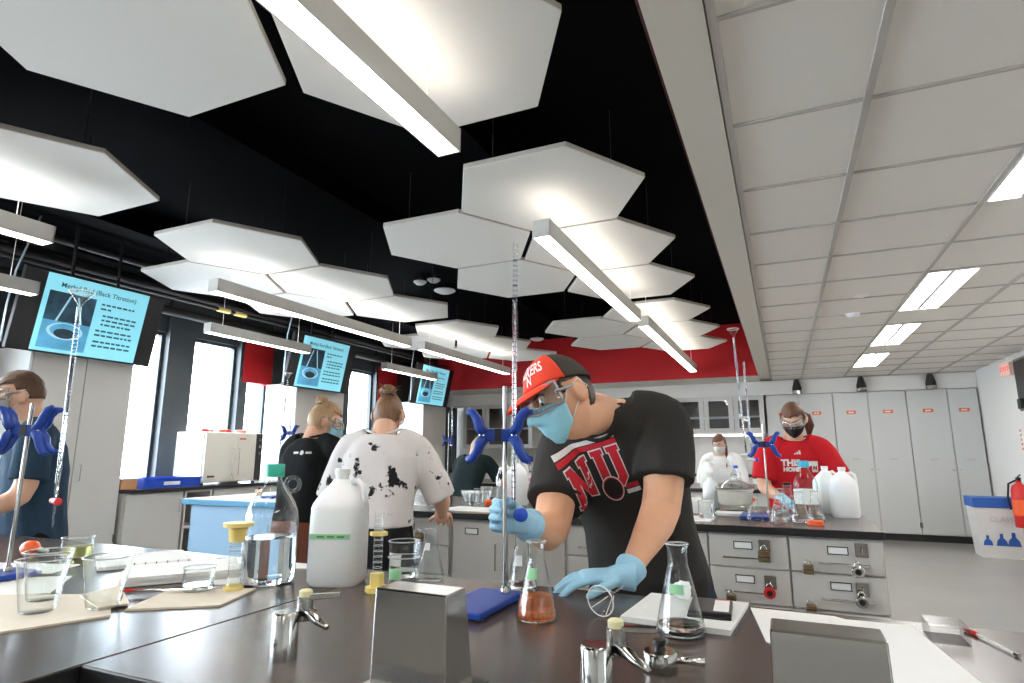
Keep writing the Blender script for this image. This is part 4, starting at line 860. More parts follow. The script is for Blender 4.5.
# ================================================================== people
def ring_loft(bm, rings, n=24, e=2.3):
    """rings: (centre, U semi-axis vector, W semi-axis vector); closed ends"""
    rr = []
    for c, u, w in rings:
        c, u, w = V(c), V(u), V(w); ring = []
        for k in range(n):
            a = 2 * PI * k / n; ca, sa = math.cos(a), math.sin(a)
            ring.append(bm.verts.new(c + u * math.copysign(abs(ca) ** (2 / e), ca) + w * math.copysign(abs(sa) ** (2 / e), sa)))
        rr.append(ring)
    for a, b in zip(rr, rr[1:]):
        for k in range(n): bm.faces.new((a[k], a[(k + 1) % n], b[(k + 1) % n], b[k]))
    bm.faces.new(rr[0][::-1]); bm.faces.new(rr[-1])
def limb(bm, pts, rs, n=16, sub=4):
    """tapered round limb through the joints with a softened bend and rounded ends"""
    P_, R_ = [], []
    pts = [V(p) for p in pts]
    for i in range(len(pts) - 1):
        for k in range(sub):
            f = k / sub; P_.append(pts[i].lerp(pts[i + 1], f)); g = f * f * (3 - 2 * f); R_.append(rs[i] * (1 - g) + rs[i + 1] * g)
    P_.append(pts[-1]); R_.append(rs[-1])
    for _ in range(2):
        Q = P_[:]
        for i in range(1, len(P_) - 1): Q[i] = P_[i] * .6 + (P_[i - 1] + P_[i + 1]) * .2
        P_ = Q
    d0 = (P_[0] - P_[1]).normalized(); d1 = (P_[-1] - P_[-2]).normalized()
    P_ = [P_[0] + d0 * R_[0] * .8, P_[0] + d0 * R_[0] * .5] + P_ + [P_[-1] + d1 * R_[-1] * .5, P_[-1] + d1 * R_[-1] * .8]
    R_ = [R_[0] * .45, R_[0] * .85] + R_ + [R_[-1] * .85, R_[-1] * .45]
    tube(bm, P_, R_, n)
def remesh(bm, vox, smooth=3):
    bmesh.ops.recalc_face_normals(bm, faces=bm.faces)
    me = bpy.data.meshes.new('tmp'); bm.to_mesh(me); bm.free()
    o = bpy.data.objects.new('tmp', me); COL.objects.link(o)
    m = o.modifiers.new('r', 'REMESH'); m.mode = 'VOXEL'; m.voxel_size = vox
    if smooth: s = o.modifiers.new('s', 'SMOOTH'); s.factor = .5; s.iterations = smooth
    bpy.context.view_layer.update()
    out = bpy.data.meshes.new_from_object(o.evaluated_get(bpy.context.evaluated_depsgraph_get()))
    bpy.data.objects.remove(o); bpy.data.meshes.remove(me)
    for p in out.polygons: p.use_smooth = True
    return out
class Head:
    """head frame: centre, F face direction, U up, L the person's left"""
    def __init__(s, c, f, u, k=1.0):
        s.c = V(c); s.F = V(f).normalized(); u = V(u); s.U = (u - s.F * u.dot(s.F)).normalized(); s.L = s.U.cross(s.F); s.k = k
    def pt(s, l, f, u): return s.c + (s.L * l + s.F * f + s.U * u) * s.k
    def surf(s, l, f, u, inflate=1.0):
        """direction -> point on the sculpted head surface"""
        d = V((l, f, u)).normalized(); l, f, u = d
        x, y, z = .074 * l, .094 * f, .116 * u
        low = max(0, -u)
        x *= 1 - .30 * low ** 1.3
        if f > 0: y *= 1 - .10 * low; y += .012 * low * f
        else: y *= 1 - .42 * low ** 1.2; 
        if u > 0: x *= 1 - .06 * u; y -= .004 * u
        g = lambda a, b, c, w: math.exp(-((l - a) ** 2 + (f - b) ** 2 + (u - c) ** 2) / w)
        nose = g(0, .99, -.14, .016); y += .024 * nose; z -= .004 * nose
        y += .010 * g(0, 1, .06, .012)
        for sx in (-1, 1): y -= .010 * g(.36 * sx, .92, .10, .02)
        y += .005 * g(0, .95, .30, .05); y += .006 * g(0, .86, -.48, .02); y += .008 * g(0, .70, -.72, .03)
        y -= .004 * g(0, .78, -.62, .008)
        return s.pt(x * inflate, y * inflate, z * inflate)
    def mesh(s, bm):
        b2 = bmesh.new(); bmesh.ops.create_icosphere(b2, subdivisions=4, radius=1)
        vm = {}
        for v in b2.verts: vm[v.index] = bm.verts.new(s.surf(*v.co))
        for f in b2.faces: bm.faces.new([vm[v.index] for v in f.verts])
        b2.free()
        for sx in (-1, 1):   # ears
            b3 = bmesh.new(); bmesh.ops.create_icosphere(b3, subdivisions=2, radius=1); vm = {}
            for v in b3.verts:
                q = V(v.co); dish = -.25 if (abs(q.y) < .45 and abs(q.z) < .5 and q.x > .4) else 0
                vm[v.index] = bm.verts.new(s.pt(sx * (.080 + .013 * (q.x + dish) + .010 * max(0, -q.y)), -.010 + .021 * q.y, -.006 + .034 * q.z))
            for f in b3.faces: bm.faces.new([vm[v.index] for v in f.verts])
            b3.free()
def head_shell(H_, test, infl, bumps=0, seed=0, sub=4, solid=.006):
    """part of the head surface pushed outwards (hair, mask)"""
    bm = bmesh.new(); bmesh.ops.create_icosphere(bm, subdivisions=sub, radius=1)
    bmesh.ops.delete(bm, geom=[v for v in bm.verts if not test(*v.co)], context='VERTS')
    for v in bm.verts:
        d = V(v.co); k = infl(*d) if callable(infl) else infl
        if bumps: k += bumps * noise.noise(V((d.x * 9, d.y * 9, d.z * 3)) + V((seed, 0, 0)))
        v.co = H_.surf(d.x, d.y, d.z, k)
    bmesh.ops.recalc_face_normals(bm, faces=bm.faces)
    if solid: bmesh.ops.solidify(bm, geom=bm.faces[:], thickness=-solid)
    return bm
def hair_mat(name, a, b):
    if name in MATS: return MATS[name]
    m = mat(name, a, .45); nt = m.node_tree; N, L = nt.nodes, nt.links; bs = N['Principled BSDF']
    tc = N.new('ShaderNodeTexCoord'); w = N.new('ShaderNodeTexNoise'); mp = N.new('ShaderNodeMapping'); mp.inputs['Scale'].default_value = (130, 130, 12)
    L.new(tc.outputs['Object'], mp.inputs['Vector']); L.new(mp.outputs['Vector'], w.inputs['Vector']); w.inputs['Scale'].default_value = 1; w.inputs['Detail'].default_value = 3
    mx = N.new('ShaderNodeMix'); mx.data_type = 'RGBA'; mx.inputs[6].default_value = (*a, 1); mx.inputs[7].default_value = (*b, 1); L.new(w.outputs['Fac'], mx.inputs[0]); L.new(mx.outputs[2], bs.inputs['Base Color'])
    bp = N.new('ShaderNodeBump'); bp.inputs['Strength'].default_value = .6; bp.inputs['Distance'].default_value = .006; L.new(w.outputs['Fac'], bp.inputs['Height']); L.new(bp.outputs['Normal'], bs.inputs['Normal'])
    return m
def skin(name, c): return mat(name, c, .48, noise_amt=.07, nscale=35, sub=.12, bump=.03, bscale=220)
SK1 = skin('skin_fair', (.76, .405, .245)); SK2 = skin('skin_light', (.74, .44, .30)); SK3 = skin('skin_pale', (.76, .50, .38))
M_GLOVE = mat('nitrile_blue', (.36, .63, .80), .42, bump=.15, bscale=70)
M_MASK = mat('surgical_blue', (.34, .68, .80), .75, bump=.1, bscale=150)
M_CLEARP = glass('clear_plastic', (.93, .95, .95), 2.2, .1)
def cloth(name, c, na=.12, ns=60): return mat(name, c, .88, noise_amt=na, nscale=ns, bump=.25, bscale=300, spec=.2)
def folds(me, amp, sc=(9, 9, 4), seed=0, keep=None):
    nrm = [V(v.normal) for v in me.vertices]
    for v, nv in zip(me.vertices, nrm):
        n = noise.noise(V((v.co.x * sc[0] + seed, v.co.y * sc[1], v.co.z * sc[2]))) + .5 * noise.noise(V((v.co.x * sc[0] * 2.1, v.co.y * sc[1] * 2.1 + seed, v.co.z * sc[2] * 2.3)))
        v.co += nv * amp * n
def hand(wrist, d, palm, side, name, m, parent, curl=(.5, .5, .55, .6), thumb=.4, spread=.12, s=1.0, vox=.0032, thumb_out=.75):
    """palm and five separate fingers; d finger direction, palm palm-side normal, side +1 when the thumb lies on +(d x palm)"""
    w = V(wrist); d = V(d).normalized(); pn = V(palm); pn = (pn - d * pn.dot(d)).normalized(); th = d.cross(pn) * side
    bm = bmesh.new()
    ring_loft(bm, [(w - d * .028 * s, th * .036 * s, pn * .034 * s), (w, th * .033 * s, pn * .029 * s), (w + d * .03 * s, th * .034 * s, pn * .018 * s), (w + d * .065 * s, th * .041 * s, pn * .016 * s), (w + d * .088 * s, th * .041 * s, pn * .013 * s), (w + d * .096 * s, th * .036 * s, pn * .009 * s)], 20, 2.6)
    lens = [(.044, .026, .021), (.048, .030, .022), (.045, .028, .022), (.035, .021, .019)]
    for i in range(4):
        off = (.030 - .0200 * i) * s; base = w + d * (.083 - .003 * abs(i - 1)) * s + th * off
        ang = (1.5 - i) * spread; dr = (d * math.cos(ang) + th * math.sin(ang)).normalized(); p = base; pts = [base - d * .01 * s]; c = 0
        for j, L_ in enumerate(lens[i]):
            c += curl[i] * (.75, 1.15, .8)[j]; dd = dr * math.cos(c) + pn * math.sin(c); pts += [p + dd * L_ * s * .5, p + dd * L_ * s]; p = p + dd * L_ * s
        limb(bm, pts, [.0095 * s] + [r * s for r in (.0096, .0094, .0088, .0086, .0080, .0066)], 10, 2)
    base = w + d * .022 * s + th * .024 * s + pn * .004 * s; td = (d * (1 - thumb_out * .45) + th * thumb_out + pn * thumb * .5).normalized(); p1 = base + td * .040 * s; td2 = (td * .7 + d * .5 + pn * thumb * .6).normalized(); p2 = p1 + td2 * .030 * s; p3 = p2 + (td2 * .8 + pn * thumb * .5).normalized() * .026 * s
    limb(bm, [base, p1, p2, p3], [.0155 * s, .0115 * s, .0105 * s, .0082 * s], 10, 3)
    me = remesh(bm, vox * s, 2)
    o = obj(name, me, m, parent)
    return o
def cuff(w, d, r, parent, m):      # rolled glove cuff
    w = V(w); d = V(d).normalized(); f = frames([w, w + d]); p, u, q = f[0]
    obj('glove_cuff', tube(bmesh.new(), [w - d * .036, w - d * .032, w - d * .012, w + d * .012], [r * 1.14, r * 1.16, r * 1.04, r * .92], 20), m, parent, True)
def patch(H_, nu, nv, fn, solid=.003):
    """grid patch over the head; fn(i, k in 0..1) -> (azimuth from the face, elevation, inflate)"""
    bm = bmesh.new(); g = []
    for i in range(nu + 1):
        col = []
        for k in range(nv + 1):
            az, el, inf = fn(i / nu, k / nv); col.append(bm.verts.new(H_.surf(math.sin(az) * math.cos(el), math.cos(az) * math.cos(el), math.sin(el), inf)))
        g.append(col)
    for i in range(nu):
        for k in range(nv): bm.faces.new((g[i][k], g[i + 1][k], g[i + 1][k + 1], g[i][k + 1]))
    bmesh.ops.remove_doubles(bm, verts=bm.verts, dist=1e-5); bmesh.ops.recalc_face_normals(bm, faces=bm.faces)
    if solid: bmesh.ops.solidify(bm, geom=bm.faces[:], thickness=-solid)
    return bm
def goggles(H_, t, strap=True, big=1.0):
    fm = mat('clear_frame', (.66, .68, .69), .25, trans=.5, ior=1.3); az0 = math.radians(64); m = 1.17 * big
    def fn(i, k):
        az = -az0 + 2 * az0 * i; dip = .10 * math.exp(-(az / .22) ** 2); el = (-.11 + dip) + (.46 - dip) * k; edge = 1 - min(1, 6 * min(i, 1 - i, k * .7, (1 - k) * .7)); return az, el, m + .05 - .12 * edge
    obj('goggles', patch(H_, 30, 10, fn, .0015), M_CLEARP, t, True)
    def rim(q): return [H_.surf(math.sin(az) * math.cos(el), math.cos(az) * math.cos(el), math.sin(el), inf) for az, el, inf in (fn(*p) for p in q)]
    loop = [(i / 30, 0) for i in range(31)] + [(1, k / 6) for k in range(1, 7)] + [(1 - i / 30, 1) for i in range(1, 31)] + [(0, 1 - k / 6) for k in range(1, 7)]
    obj('goggle_frame', T(rim(loop), .0042, 8), fm, t, True)
    obj('goggle_bridge', T(rim([(.5, k / 6) for k in range(7)]), .0030, 8), fm, t, True)
    if strap:
        for sx in (-1, 1): obj('goggle_arm', T([H_.surf(.86 * sx, .50, .12, m), H_.surf(.97 * sx, .22, .13, 1.12), H_.surf(.99 * sx, -.12, .14, 1.10)], .005, 8), fm, t, True)
def face_mask(H_, t, m, loops=True):
    az0 = math.radians(66)
    def fn(i, k):
        a = (i - .5) * 2; az = az0 * a; top = .02 - .14 * a * a + .10 * math.exp(-(a / .16) ** 2); bot = -.98 + .42 * a * a
        el = bot + (top - bot) * k; edge = min(1, 5 * min(k, 1 - k) + .25) * (1 - .5 * a * a)
        return az, el, 1.075 + .065 * edge + .008 * math.sin(k * 20) * (1 - a * a)
    obj('face_mask', patch(H_, 32, 28, fn, .0025), m, t, True)
    if loops:
        def q(i, k): az, el, inf = fn(i, k); return H_.surf(math.sin(az) * math.cos(el), math.cos(az) * math.cos(el), math.sin(el), inf)
        for sx, i in ((-1, 0), (1, 1)):
            obj('ear_loop', T([q(i, .97), H_.surf(.97 * sx, .25, .08, 1.06), H_.pt(.085 * sx, -.02, .030), H_.pt(.090 * sx, -.034, .0), H_.surf(.95 * sx, .12, -.30, 1.05), q(i, .05)], .0018, 6), M_WHITE, t, True)
def eyes(H_, t, iris=(.10, .07, .05)):
    for sx in (-1, 1):
        c = H_.surf(.37 * sx, .9, .10, .945); bm = bmesh.new(); bmesh.ops.create_uvsphere(bm, u_segments=16, v_segments=10, radius=.0105); bmesh.ops.translate(bm, verts=bm.verts, vec=c); e = obj('eye', bm, mat('eye_white', (.80, .78, .75), .25), t, True)
        bm = bmesh.new(); bmesh.ops.create_uvsphere(bm, u_segments=12, v_segments=8, radius=.0055); bmesh.ops.translate(bm, verts=bm.verts, vec=c + H_.F * .0085 - H_.U * .002); obj('iris', bm, mat('iris_brown', iris, .2), e, True)
        obj('eyebrow', T([H_.surf(.16 * sx, .95, .26, 1.01), H_.surf(.36 * sx, .9, .31, 1.012), H_.surf(.58 * sx, .78, .24, 1.01)], [.003, .004, .0022], 6), mat('brow', (.10, .06, .04), .7), t, True)
def person(label, J, head, skin_m, top, legs, vox=.009, width=1.0, face=True, iris=(.10, .07, .05), sleeve=.62, amp=.004, seed=0, hem=.0, top_name='shirt', hand_bare=(True, True), belly=0, vox_s=None, arm_k=1.0):
    """J: joints in world space (pelvis chest neck sl sr el er wl wr hl hr kl kr al ar); body is one continuous surface, clothes are children"""
    j = {k: V(v) for k, v in J.items()}
    base = (j['al'] + j['ar']) / 2; base.z = 0
    t = thing('person', label, 'person'); K = width
    lat_c = (j['sl'] - j['sr']).normalized(); lat_p = (j['hl'] - j['hr']).normalized()
    def fwd(lat, ax): return lat.cross(ax).normalized() * -1
    ax = (j['neck'] - j['pelvis']).normalized(); fc = ax.cross(lat_c).normalized() * -1
    if fc.dot(head.F) < -.6: pass
    fc = lat_c.cross(ax).normalized()      # person's front
    fp = lat_p.cross(V((0, 0, 1))).normalized()
    # --- body
    bm = bmesh.new(); head.mesh(bm)
    limb(bm, [j['neck'] - ax * .03, (j['neck'] + head.pt(0, -.02, -.06)) / 2, head.pt(0, -.015, -.06)], [.066 * K, .060 * K, .058 * K], 18)
    def torso(bm, e, shoulder=True, hem_z=0):
        p, c, n = j['pelvis'], j['chest'], j['neck']; w = p.lerp(c, .5)
        rings = [(p - ax * (.10 + hem_z) * 1.0, lat_p * (.165 * K + e), fp * (.115 * K + e + belly * .6)), (p, lat_p * (.172 * K + e), fp * (.120 * K + e + belly)), (w, (lat_p + lat_c).normalized() * (.155 * K + e), (fp + fc).normalized() * (.112 * K + e + belly)),
                 (c, lat_c * (.172 * K + e), fc * (.118 * K + e + belly * .3)), (c.lerp(n, .5), lat_c * (.178 * K + e), fc * (.108 * K + e)), (c.lerp(n, .80), lat_c * (.150 * K + e), fc * (.085 * K + e)), (c.lerp(n, 1.0), lat_c * (.075 * K + e), fc * (.062 * K + e))]
        if hem_z < -.05: rings.pop(1)
        ring_loft(bm, rings, 28, 2.3)
    torso(bm, 0)
    for s_ in 'lr':
        limb(bm, [j['s' + s_] * .88 + j['neck'] * .12, j['s' + s_], j['e' + s_], j['w' + s_]], [.056 * K, .058 * K * arm_k, .046 * K * arm_k, .026 * K], 16, 5)
        limb(bm, [j['h' + s_], j['k' + s_], j['a' + s_]], [.088 * K, .056 * K, .040 * K], 16, 4)
    me = remesh(bm, vox, 2); obj('body', me, skin_m, t)
    # --- shirt
    bm = bmesh.new(); torso(bm, .014, hem_z=hem)
    for s_ in 'lr':
        a, b = j['s' + s_], j['e' + s_]; out = (a - j['neck']).normalized()
        if sleeve <= 1: pts = [j['neck'].lerp(a, .45), a, a.lerp(b, sleeve * .5), a.lerp(b, sleeve)]; rs = [.066 * K, .074 * K * arm_k, .075 * K * arm_k, .076 * K * arm_k]
        else: pts = [j['neck'].lerp(a, .45), a, a.lerp(b, .5), b, b.lerp(j['w' + s_], sleeve - 1)]; rs = [.066 * K, .076 * K, .068 * K, .058 * K, .045 * K]
        P2, R2 = [], []
        for i in range(len(pts) - 1):
            for k in range(4): P2.append(pts[i].lerp(pts[i + 1], k / 4)); R2.append(rs[i] + (rs[i + 1] - rs[i]) * k / 4)
        P2.append(pts[-1]); R2.append(rs[-1])
        for _ in range(6):
            Q2 = P2[:]
            for i in range(1, len(P2) - 1): Q2[i] = P2[i] * .5 + (P2[i - 1] + P2[i + 1]) * .25
            P2 = Q2
        tube(bm, P2, R2, 20)
    sm = remesh(bm, vox_s or vox, 4); folds(sm, amp, seed=seed); sh = obj(top_name, sm, top, t)
    # collar band round the neck
    nc = j['neck'] + ax * .012; na = (head.pt(0, -.015, -.06) - j['neck']).normalized(); u = lat_c; w_ = na.cross(u).normalized()
    tr_ = tree_of(sh); cp_ = []; cc = j['neck'] + na * .03
    w_ = u.cross(na).normalized()
    for k in range(29):
        a = 2 * PI * k / 28; d_ = u * math.cos(a) + w_ * math.sin(a); q = tr_.find_nearest(cc + d_ * .080 * K)
        cp_.append(q[0] + q[1] * .002)
    for _ in range(2): cp_ = [(cp_[i - 1] if i else cp_[-2]) * .25 + cp_[i] * .5 + cp_[(i + 1) if i < 28 else 1] * .25 for i in range(29)]
    obj('collar', T(cp_, .0065, 8), top, t, True)
    # --- trousers
    bm = bmesh.new(); p = j['pelvis']; ring_loft(bm, [(p - V((0, 0, .13)), lat_p * .178 * K, fp * .125 * K), (p, lat_p * .180 * K, fp * .128 * K), (p + ax * .10, lat_p * .165 * K, fp * .118 * K)], 24)
    for s_ in 'lr': limb(bm, [j['h' + s_], j['k' + s_], j['a' + s_] + V((0, 0, .03))], [.102 * K, .074 * K, .060 * K], 16, 4)
    tm = remesh(bm, max(vox, .009), 3); folds(tm, .004, seed=seed + 3); obj('trousers', tm, legs, t)
    # --- shoes
    for s_ in 'lr':
        a = j['a' + s_]; bm = bmesh.new(); q = V((a.x, a.y, 0)); lat = lat_p
        ring_loft(bm, [(q - fp * .075 + V((0, 0, .03)), lat * .025, V((0, 0, .028))), (q - fp * .05 + V((0, 0, .045)), lat * .035, V((0, 0, .043))), (q + V((0, 0, .045)), lat * .038, V((0, 0, .043))), (q + fp * .09 + V((0, 0, .032)), lat * .046, V((0, 0, .030))), (q + fp * .16 + V((0, 0, .026)), lat * .040, V((0, 0, .024))), (q + fp * .185 + V((0, 0, .02)), lat * .02, V((0, 0, .014)))], 16)
        obj('shoe', bm, M_DARK, t, 60)
    if face: eyes(head, t, iris)
    t['_'] = 0; del t['_']
    return t, sh, j, fc, lat_c, ax
def legs_for(pel, lat, ft=None, gap=.10):
    p = V(pel); l = V(lat).normalized(); d = {}
    for s_, k in (('l', 1), ('r', -1)):
        h = p + l * gap * k - V((0, 0, .06)); a = V((p.x, p.y, .09)) + l * (gap + .03) * k
        if ft: a += V(ft)
        d['h' + s_] = h; d['a' + s_] = a; d['k' + s_] = h.lerp(a, .5)
    return d
TREES = {}
def tree_of(o):
    if o.name not in TREES:
        TREES[o.name] = BVHTree.FromPolygons([v.co for v in o.data.vertices], [tuple(p.vertices) for p in o.data.polygons])
    return TREES[o.name]
def decal(sh, me, origin, right, up, m, parent, name, off=.0015):
    """flat print wrapped onto a shirt: points are dropped along the print's normal onto the cloth"""
    r = V(right).normalized(); u = V(up); u = (u - r * u.dot(r)).normalized(); n = r.cross(u)
    bm = bmesh.new(); bm.from_mesh(me); bmesh.ops.triangulate(bm, faces=bm.faces)
    for _ in range(2):
        long = [e for e in bm.edges if e.calc_length() > .008]
        if long: bmesh.ops.subdivide_edges(bm, edges=long, cuts=1, use_grid_fill=False); bmesh.ops.triangulate(bm, faces=bm.faces)
    tree = tree_of(sh)
    for v in bm.verts:
        p = V(origin) + r * v.co.x + u * v.co.y
        hit = tree.ray_cast(p + n * .4, -n)
        v.co = (hit[0] if hit[0] is not None else p) + n * (off + v.co.z)
    o = bpy.data.meshes.new(name); bm.to_mesh(o); bm.free()
    return obj(name, o, m, parent)
def poly_mesh(pts):
    bm = bmesh.new(); bm.faces.new([bm.verts.new((x, y, 0)) for x, y in pts]); me = bpy.data.meshes.new('print'); bm.to_mesh(me); bm.free(); return me
def rect_mesh(x0, x1, y0, y1, nx=1, ny=1):
    bm = bmesh.new(); g = [[bm.verts.new((x0 + (x1 - x0) * i / nx, y0 + (y1 - y0) * k / ny, 0)) for k in range(ny + 1)] for i in range(nx + 1)]
    for i in range(nx):
        for k in range(ny): bm.faces.new((g[i][k], g[i + 1][k], g[i + 1][k + 1], g[i][k + 1]))
    me = bpy.data.meshes.new('print'); bm.to_mesh(me); bm.free(); return me
CF = V((-math.sin(YAW), math.cos(YAW), 0)); CR = V((math.cos(YAW), math.sin(YAW), 0)); CB = -CF      # away from the viewer, to the viewer's right
def look(h, pitch): h = V(h).normalized(); p = math.radians(pitch); return h * math.cos(p) + V((0, 0, math.sin(p)))
def pose(x, y, face, h=1.68, lean=0, side=0, w=.185):
    F = V((face[0], face[1], 0)).normalized(); L = V((-F.y, F.x, 0)); p = V((x, y, 0)); z = V((0, 0, 1))
    neck = p + z * (.845 * h - abs(lean) * .25) + F * lean + L * side
    J = dict(pelvis=p + z * .535 * h, chest=p + z * (.705 * h - abs(lean) * .1) + F * lean * .55 + L * side * .5, neck=neck, sl=neck + L * w - z * .045 + F * .01, sr=neck - L * w - z * .045 + F * .01)
    J.update(legs_for(J['pelvis'], L)); return J, F, L
def arms(J, F, L, el, wl, er, wr):      # offsets from the shoulders as (forward, left, up)
    z = V((0, 0, 1))
    for k, s_, o in (('el', 'sl', el), ('wl', 'sl', wl), ('er', 'sr', er), ('wr', 'sr', wr)): J[k] = J[s_] + F * o[0] + L * o[1] + z * o[2]
    return J
# ------------------------------------------------------------------ the man in the cap
JM = dict(pelvis=(-.431, 2.07, .87), chest=(-.475, 1.985, 1.180), neck=(-.518, 1.825, 1.402), sl=(-.322, 1.885, 1.368), sr=(-.652, 1.885, 1.295), el=(-.330, 1.79, 1.095), wl=(-.390, 1.580, .952), er=(-.628, 1.668, 1.030), wr=(-.612, 1.445, 1.085))
JM.update(legs_for(JM['pelvis'], (1, 0, 0)))
HM = Head((-.566, 1.624, 1.410), (-.585, -.724, -.366), (-.447, -.088, .890), 1.02)
M_TEE = cloth('charcoal_heather', (.036, .034, .032), .5, 420)
man, tee, jm, fc, lc, axm = person('man in orange cap, goggles and charcoal tee working at the burette', JM, HM, SK1, M_TEE, cloth('dark_denim', (.02, .03, .05)), vox=.0065, width=1.06, arm_k=1.14, sleeve=.68, amp=.008, seed=2, hem=.02, belly=.025, vox_s=.007)
# right hand at the stopcock, left hand planted on the bench
hd = (V((-.690, 1.372, 1.115)) - V(JM['wr'])).normalized()
g1 = hand(V(JM['wr']), hd, CB * .85 + CR * .25 + V((0, 0, .1)), 1, 'glove', M_GLOVE, man, curl=(1.05, 1.1, 1.1, 1.15), thumb=1.0, spread=.02, s=.95, thumb_out=.32); cuff(JM['wr'], V(JM['wr']) - V(JM['er']), .037, man, M_GLOVE)
g2 = hand(V((-.400, 1.570, .953)), V((-.88, -.46, .0)), (-.05, 0, -1), 1, 'glove', M_GLOVE, man, curl=(.30, .32, .32, .30), thumb=.25, spread=.20, s=1.08, thumb_out=.8, vox=.0028); cuff(V(JM['wl']), V(JM['wl']) - V(JM['el']), .036, man, M_GLOVE)
# hair, cap
H_BR = hair_mat('dark_brown_hair', (.035, .02, .012), (.09, .05, .03))
def ear_zone(l, f, u): return abs(l) > .80 and -.42 < f < .22 and u < .30
obj('hair', head_shell(HM, lambda l, f, u: not ear_zone(l, f, u) and ((u > .05 and f < .40) or (f < -.05 and u > -.42 and abs(l) < .96)), 1.045, .03, solid=.008, sub=5), H_BR, man, True)
M_CAPO = mat('cap_orange', (.80, .052, .018), .75, bump=.2, bscale=400); M_CAPG = mat('cap_mesh_grey', (.075, .065, .052), .85, bump=.9, bscale=700)
def capi(az, el): return 1.10 + .085 * max(0, math.sin(el)) + .075 * max(0, math.cos(az)) * math.sin(el) * (1.25 - math.sin(el))
def capf(l, f, u): return capi(math.atan2(l, f), math.asin(max(-1, min(1, u))))
def rimel(az): return .44 - .10 * (1 - math.cos(az)) * .5 - .14 * (1 - math.cos(az)) ** 2 * .25
SP = math.radians(84)
def cf(i, k): az = -SP + 2 * SP * i; el = rimel(az) + (PI / 2 - rimel(az)) * k; return az, el, capi(az, el)
def cb(i, k): az = SP + (2 * PI - 2 * SP) * i; el = rimel(az) + (PI / 2 - rimel(az)) * k; return az, el, capi(az, el) - .004
cp1 = obj('cap_front', patch(HM, 36, 20, cf, .004), M_CAPO, man, True)
obj('cap_back', patch(HM, 36, 20, cb, .004), M_CAPG, man, True)
obj('cap_button', T([HM.surf(0, 0, 1, capi(0, PI / 2)), HM.surf(0, 0, 1, capi(0, PI / 2) + .03)], .009, 12), M_CAPO, man, 50)
bm = bmesh.new(); rows = []
for i in range(9):      # curved brim growing out of the front rim
    r = i / 8; row = []
    for k in range(25):
        az = math.radians(-74 + 148 * k / 24); q0 = HM.surf(math.sin(az) * math.cos(rimel(az)), math.cos(az) * math.cos(rimel(az)), math.sin(rimel(az)), capi(az, rimel(az)) + .005)
        out = max(0, math.cos(az * 90 / 78)) ** .75
        row.append(bm.verts.new(q0 + (HM.F * .082 * r * out + HM.L * .010 * r * math.sin(az) * out - HM.U * ((.012 + .018 * r) * r * out)) * HM.k))
    rows.append(row)
for a, b in zip(rows, rows[1:]):
    for k in range(24): bm.faces.new((a[k], a[k + 1], b[k + 1], b[k]))
bmesh.ops.remove_doubles(bm, verts=bm.verts, dist=1e-5); bmesh.ops.recalc_face_normals(bm, faces=bm.faces); bmesh.ops.solidify(bm, geom=bm.faces[:], thickness=.004); obj('cap_brim', bm, M_CAPO, man, 60)
def cap_text(s_, size, u0, m, nm, a0=0.0):
    me = text_mesh(s_, size, .0006, .0); bm = bmesh.new(); bm.from_mesh(me); bmesh.ops.triangulate(bm, faces=bm.faces)
    for _ in range(3):
        lg = [e for e in bm.edges if e.calc_length() > .005]
        if lg: bmesh.ops.subdivide_edges(bm, edges=lg, cuts=1); bmesh.ops.triangulate(bm, faces=bm.faces)
    for v in bm.verts: a = a0 - v.co.x / .098; uu = u0 + v.co.y / .12; ff = math.sqrt(max(0, 1 - uu * uu)); d = (-math.sin(a) * ff, math.cos(a) * ff, uu); v.co = HM.surf(*d, capf(*d) + .065)
    o = bpy.data.meshes.new(nm); bm.to_mesh(o); bm.free(); obj(nm, o, m, cp1)
cap_text('HUSKERS', .034, .74, M_WHITE, 'cap_lettering', -.25); cap_text('N', .030, .56, M_WHITE, 'cap_lettering', -.35)
face_mask(HM, man, M_MASK); goggles(HM, man, big=1.10)
# print on the tee
fn = fc; rgt = (CR * .90 + V((0, 0, .43))).normalized(); upv = fn.cross(rgt); upv = upv if upv.z > 0 else -upv
pn = rgt.cross(upv)
O0 = V((-.522, 1.80, 1.205))
M_PRED = mat('print_red', (.55, .012, .025), .7, noise_amt=.15, nscale=120); M_PWHT = mat('print_white', (.70, .69, .67), .8, noise_amt=.15, nscale=120); M_PBLK = mat('print_black', (.012, .012, .012), .8)
PS = .90
def dc(me, dx, dy, m, nm, off):
    me.transform(Matrix.Diagonal((PS * .90, PS * 1.18, 1, 1))); dx *= PS * .90; dy *= PS * 1.18; return decal(tee, me, O0 + rgt * dx + upv * dy, rgt, upv, m, tee, nm, off)
dc(rect_mesh(-.135, .105, .083, .096, 12), 0, 0, M_PWHT, 'print_bar', .0016); dc(rect_mesh(-.135, .105, .066, .080, 12), 0, 0, M_PRED, 'print_bar', .0016)
dc(rect_mesh(.07, .118, -.075, -.062, 4), 0, 0, M_PRED, 'print_bar', .0016); dc(rect_mesh(.07, .118, -.092, -.079, 4), 0, 0, M_PWHT, 'print_bar', .0016)
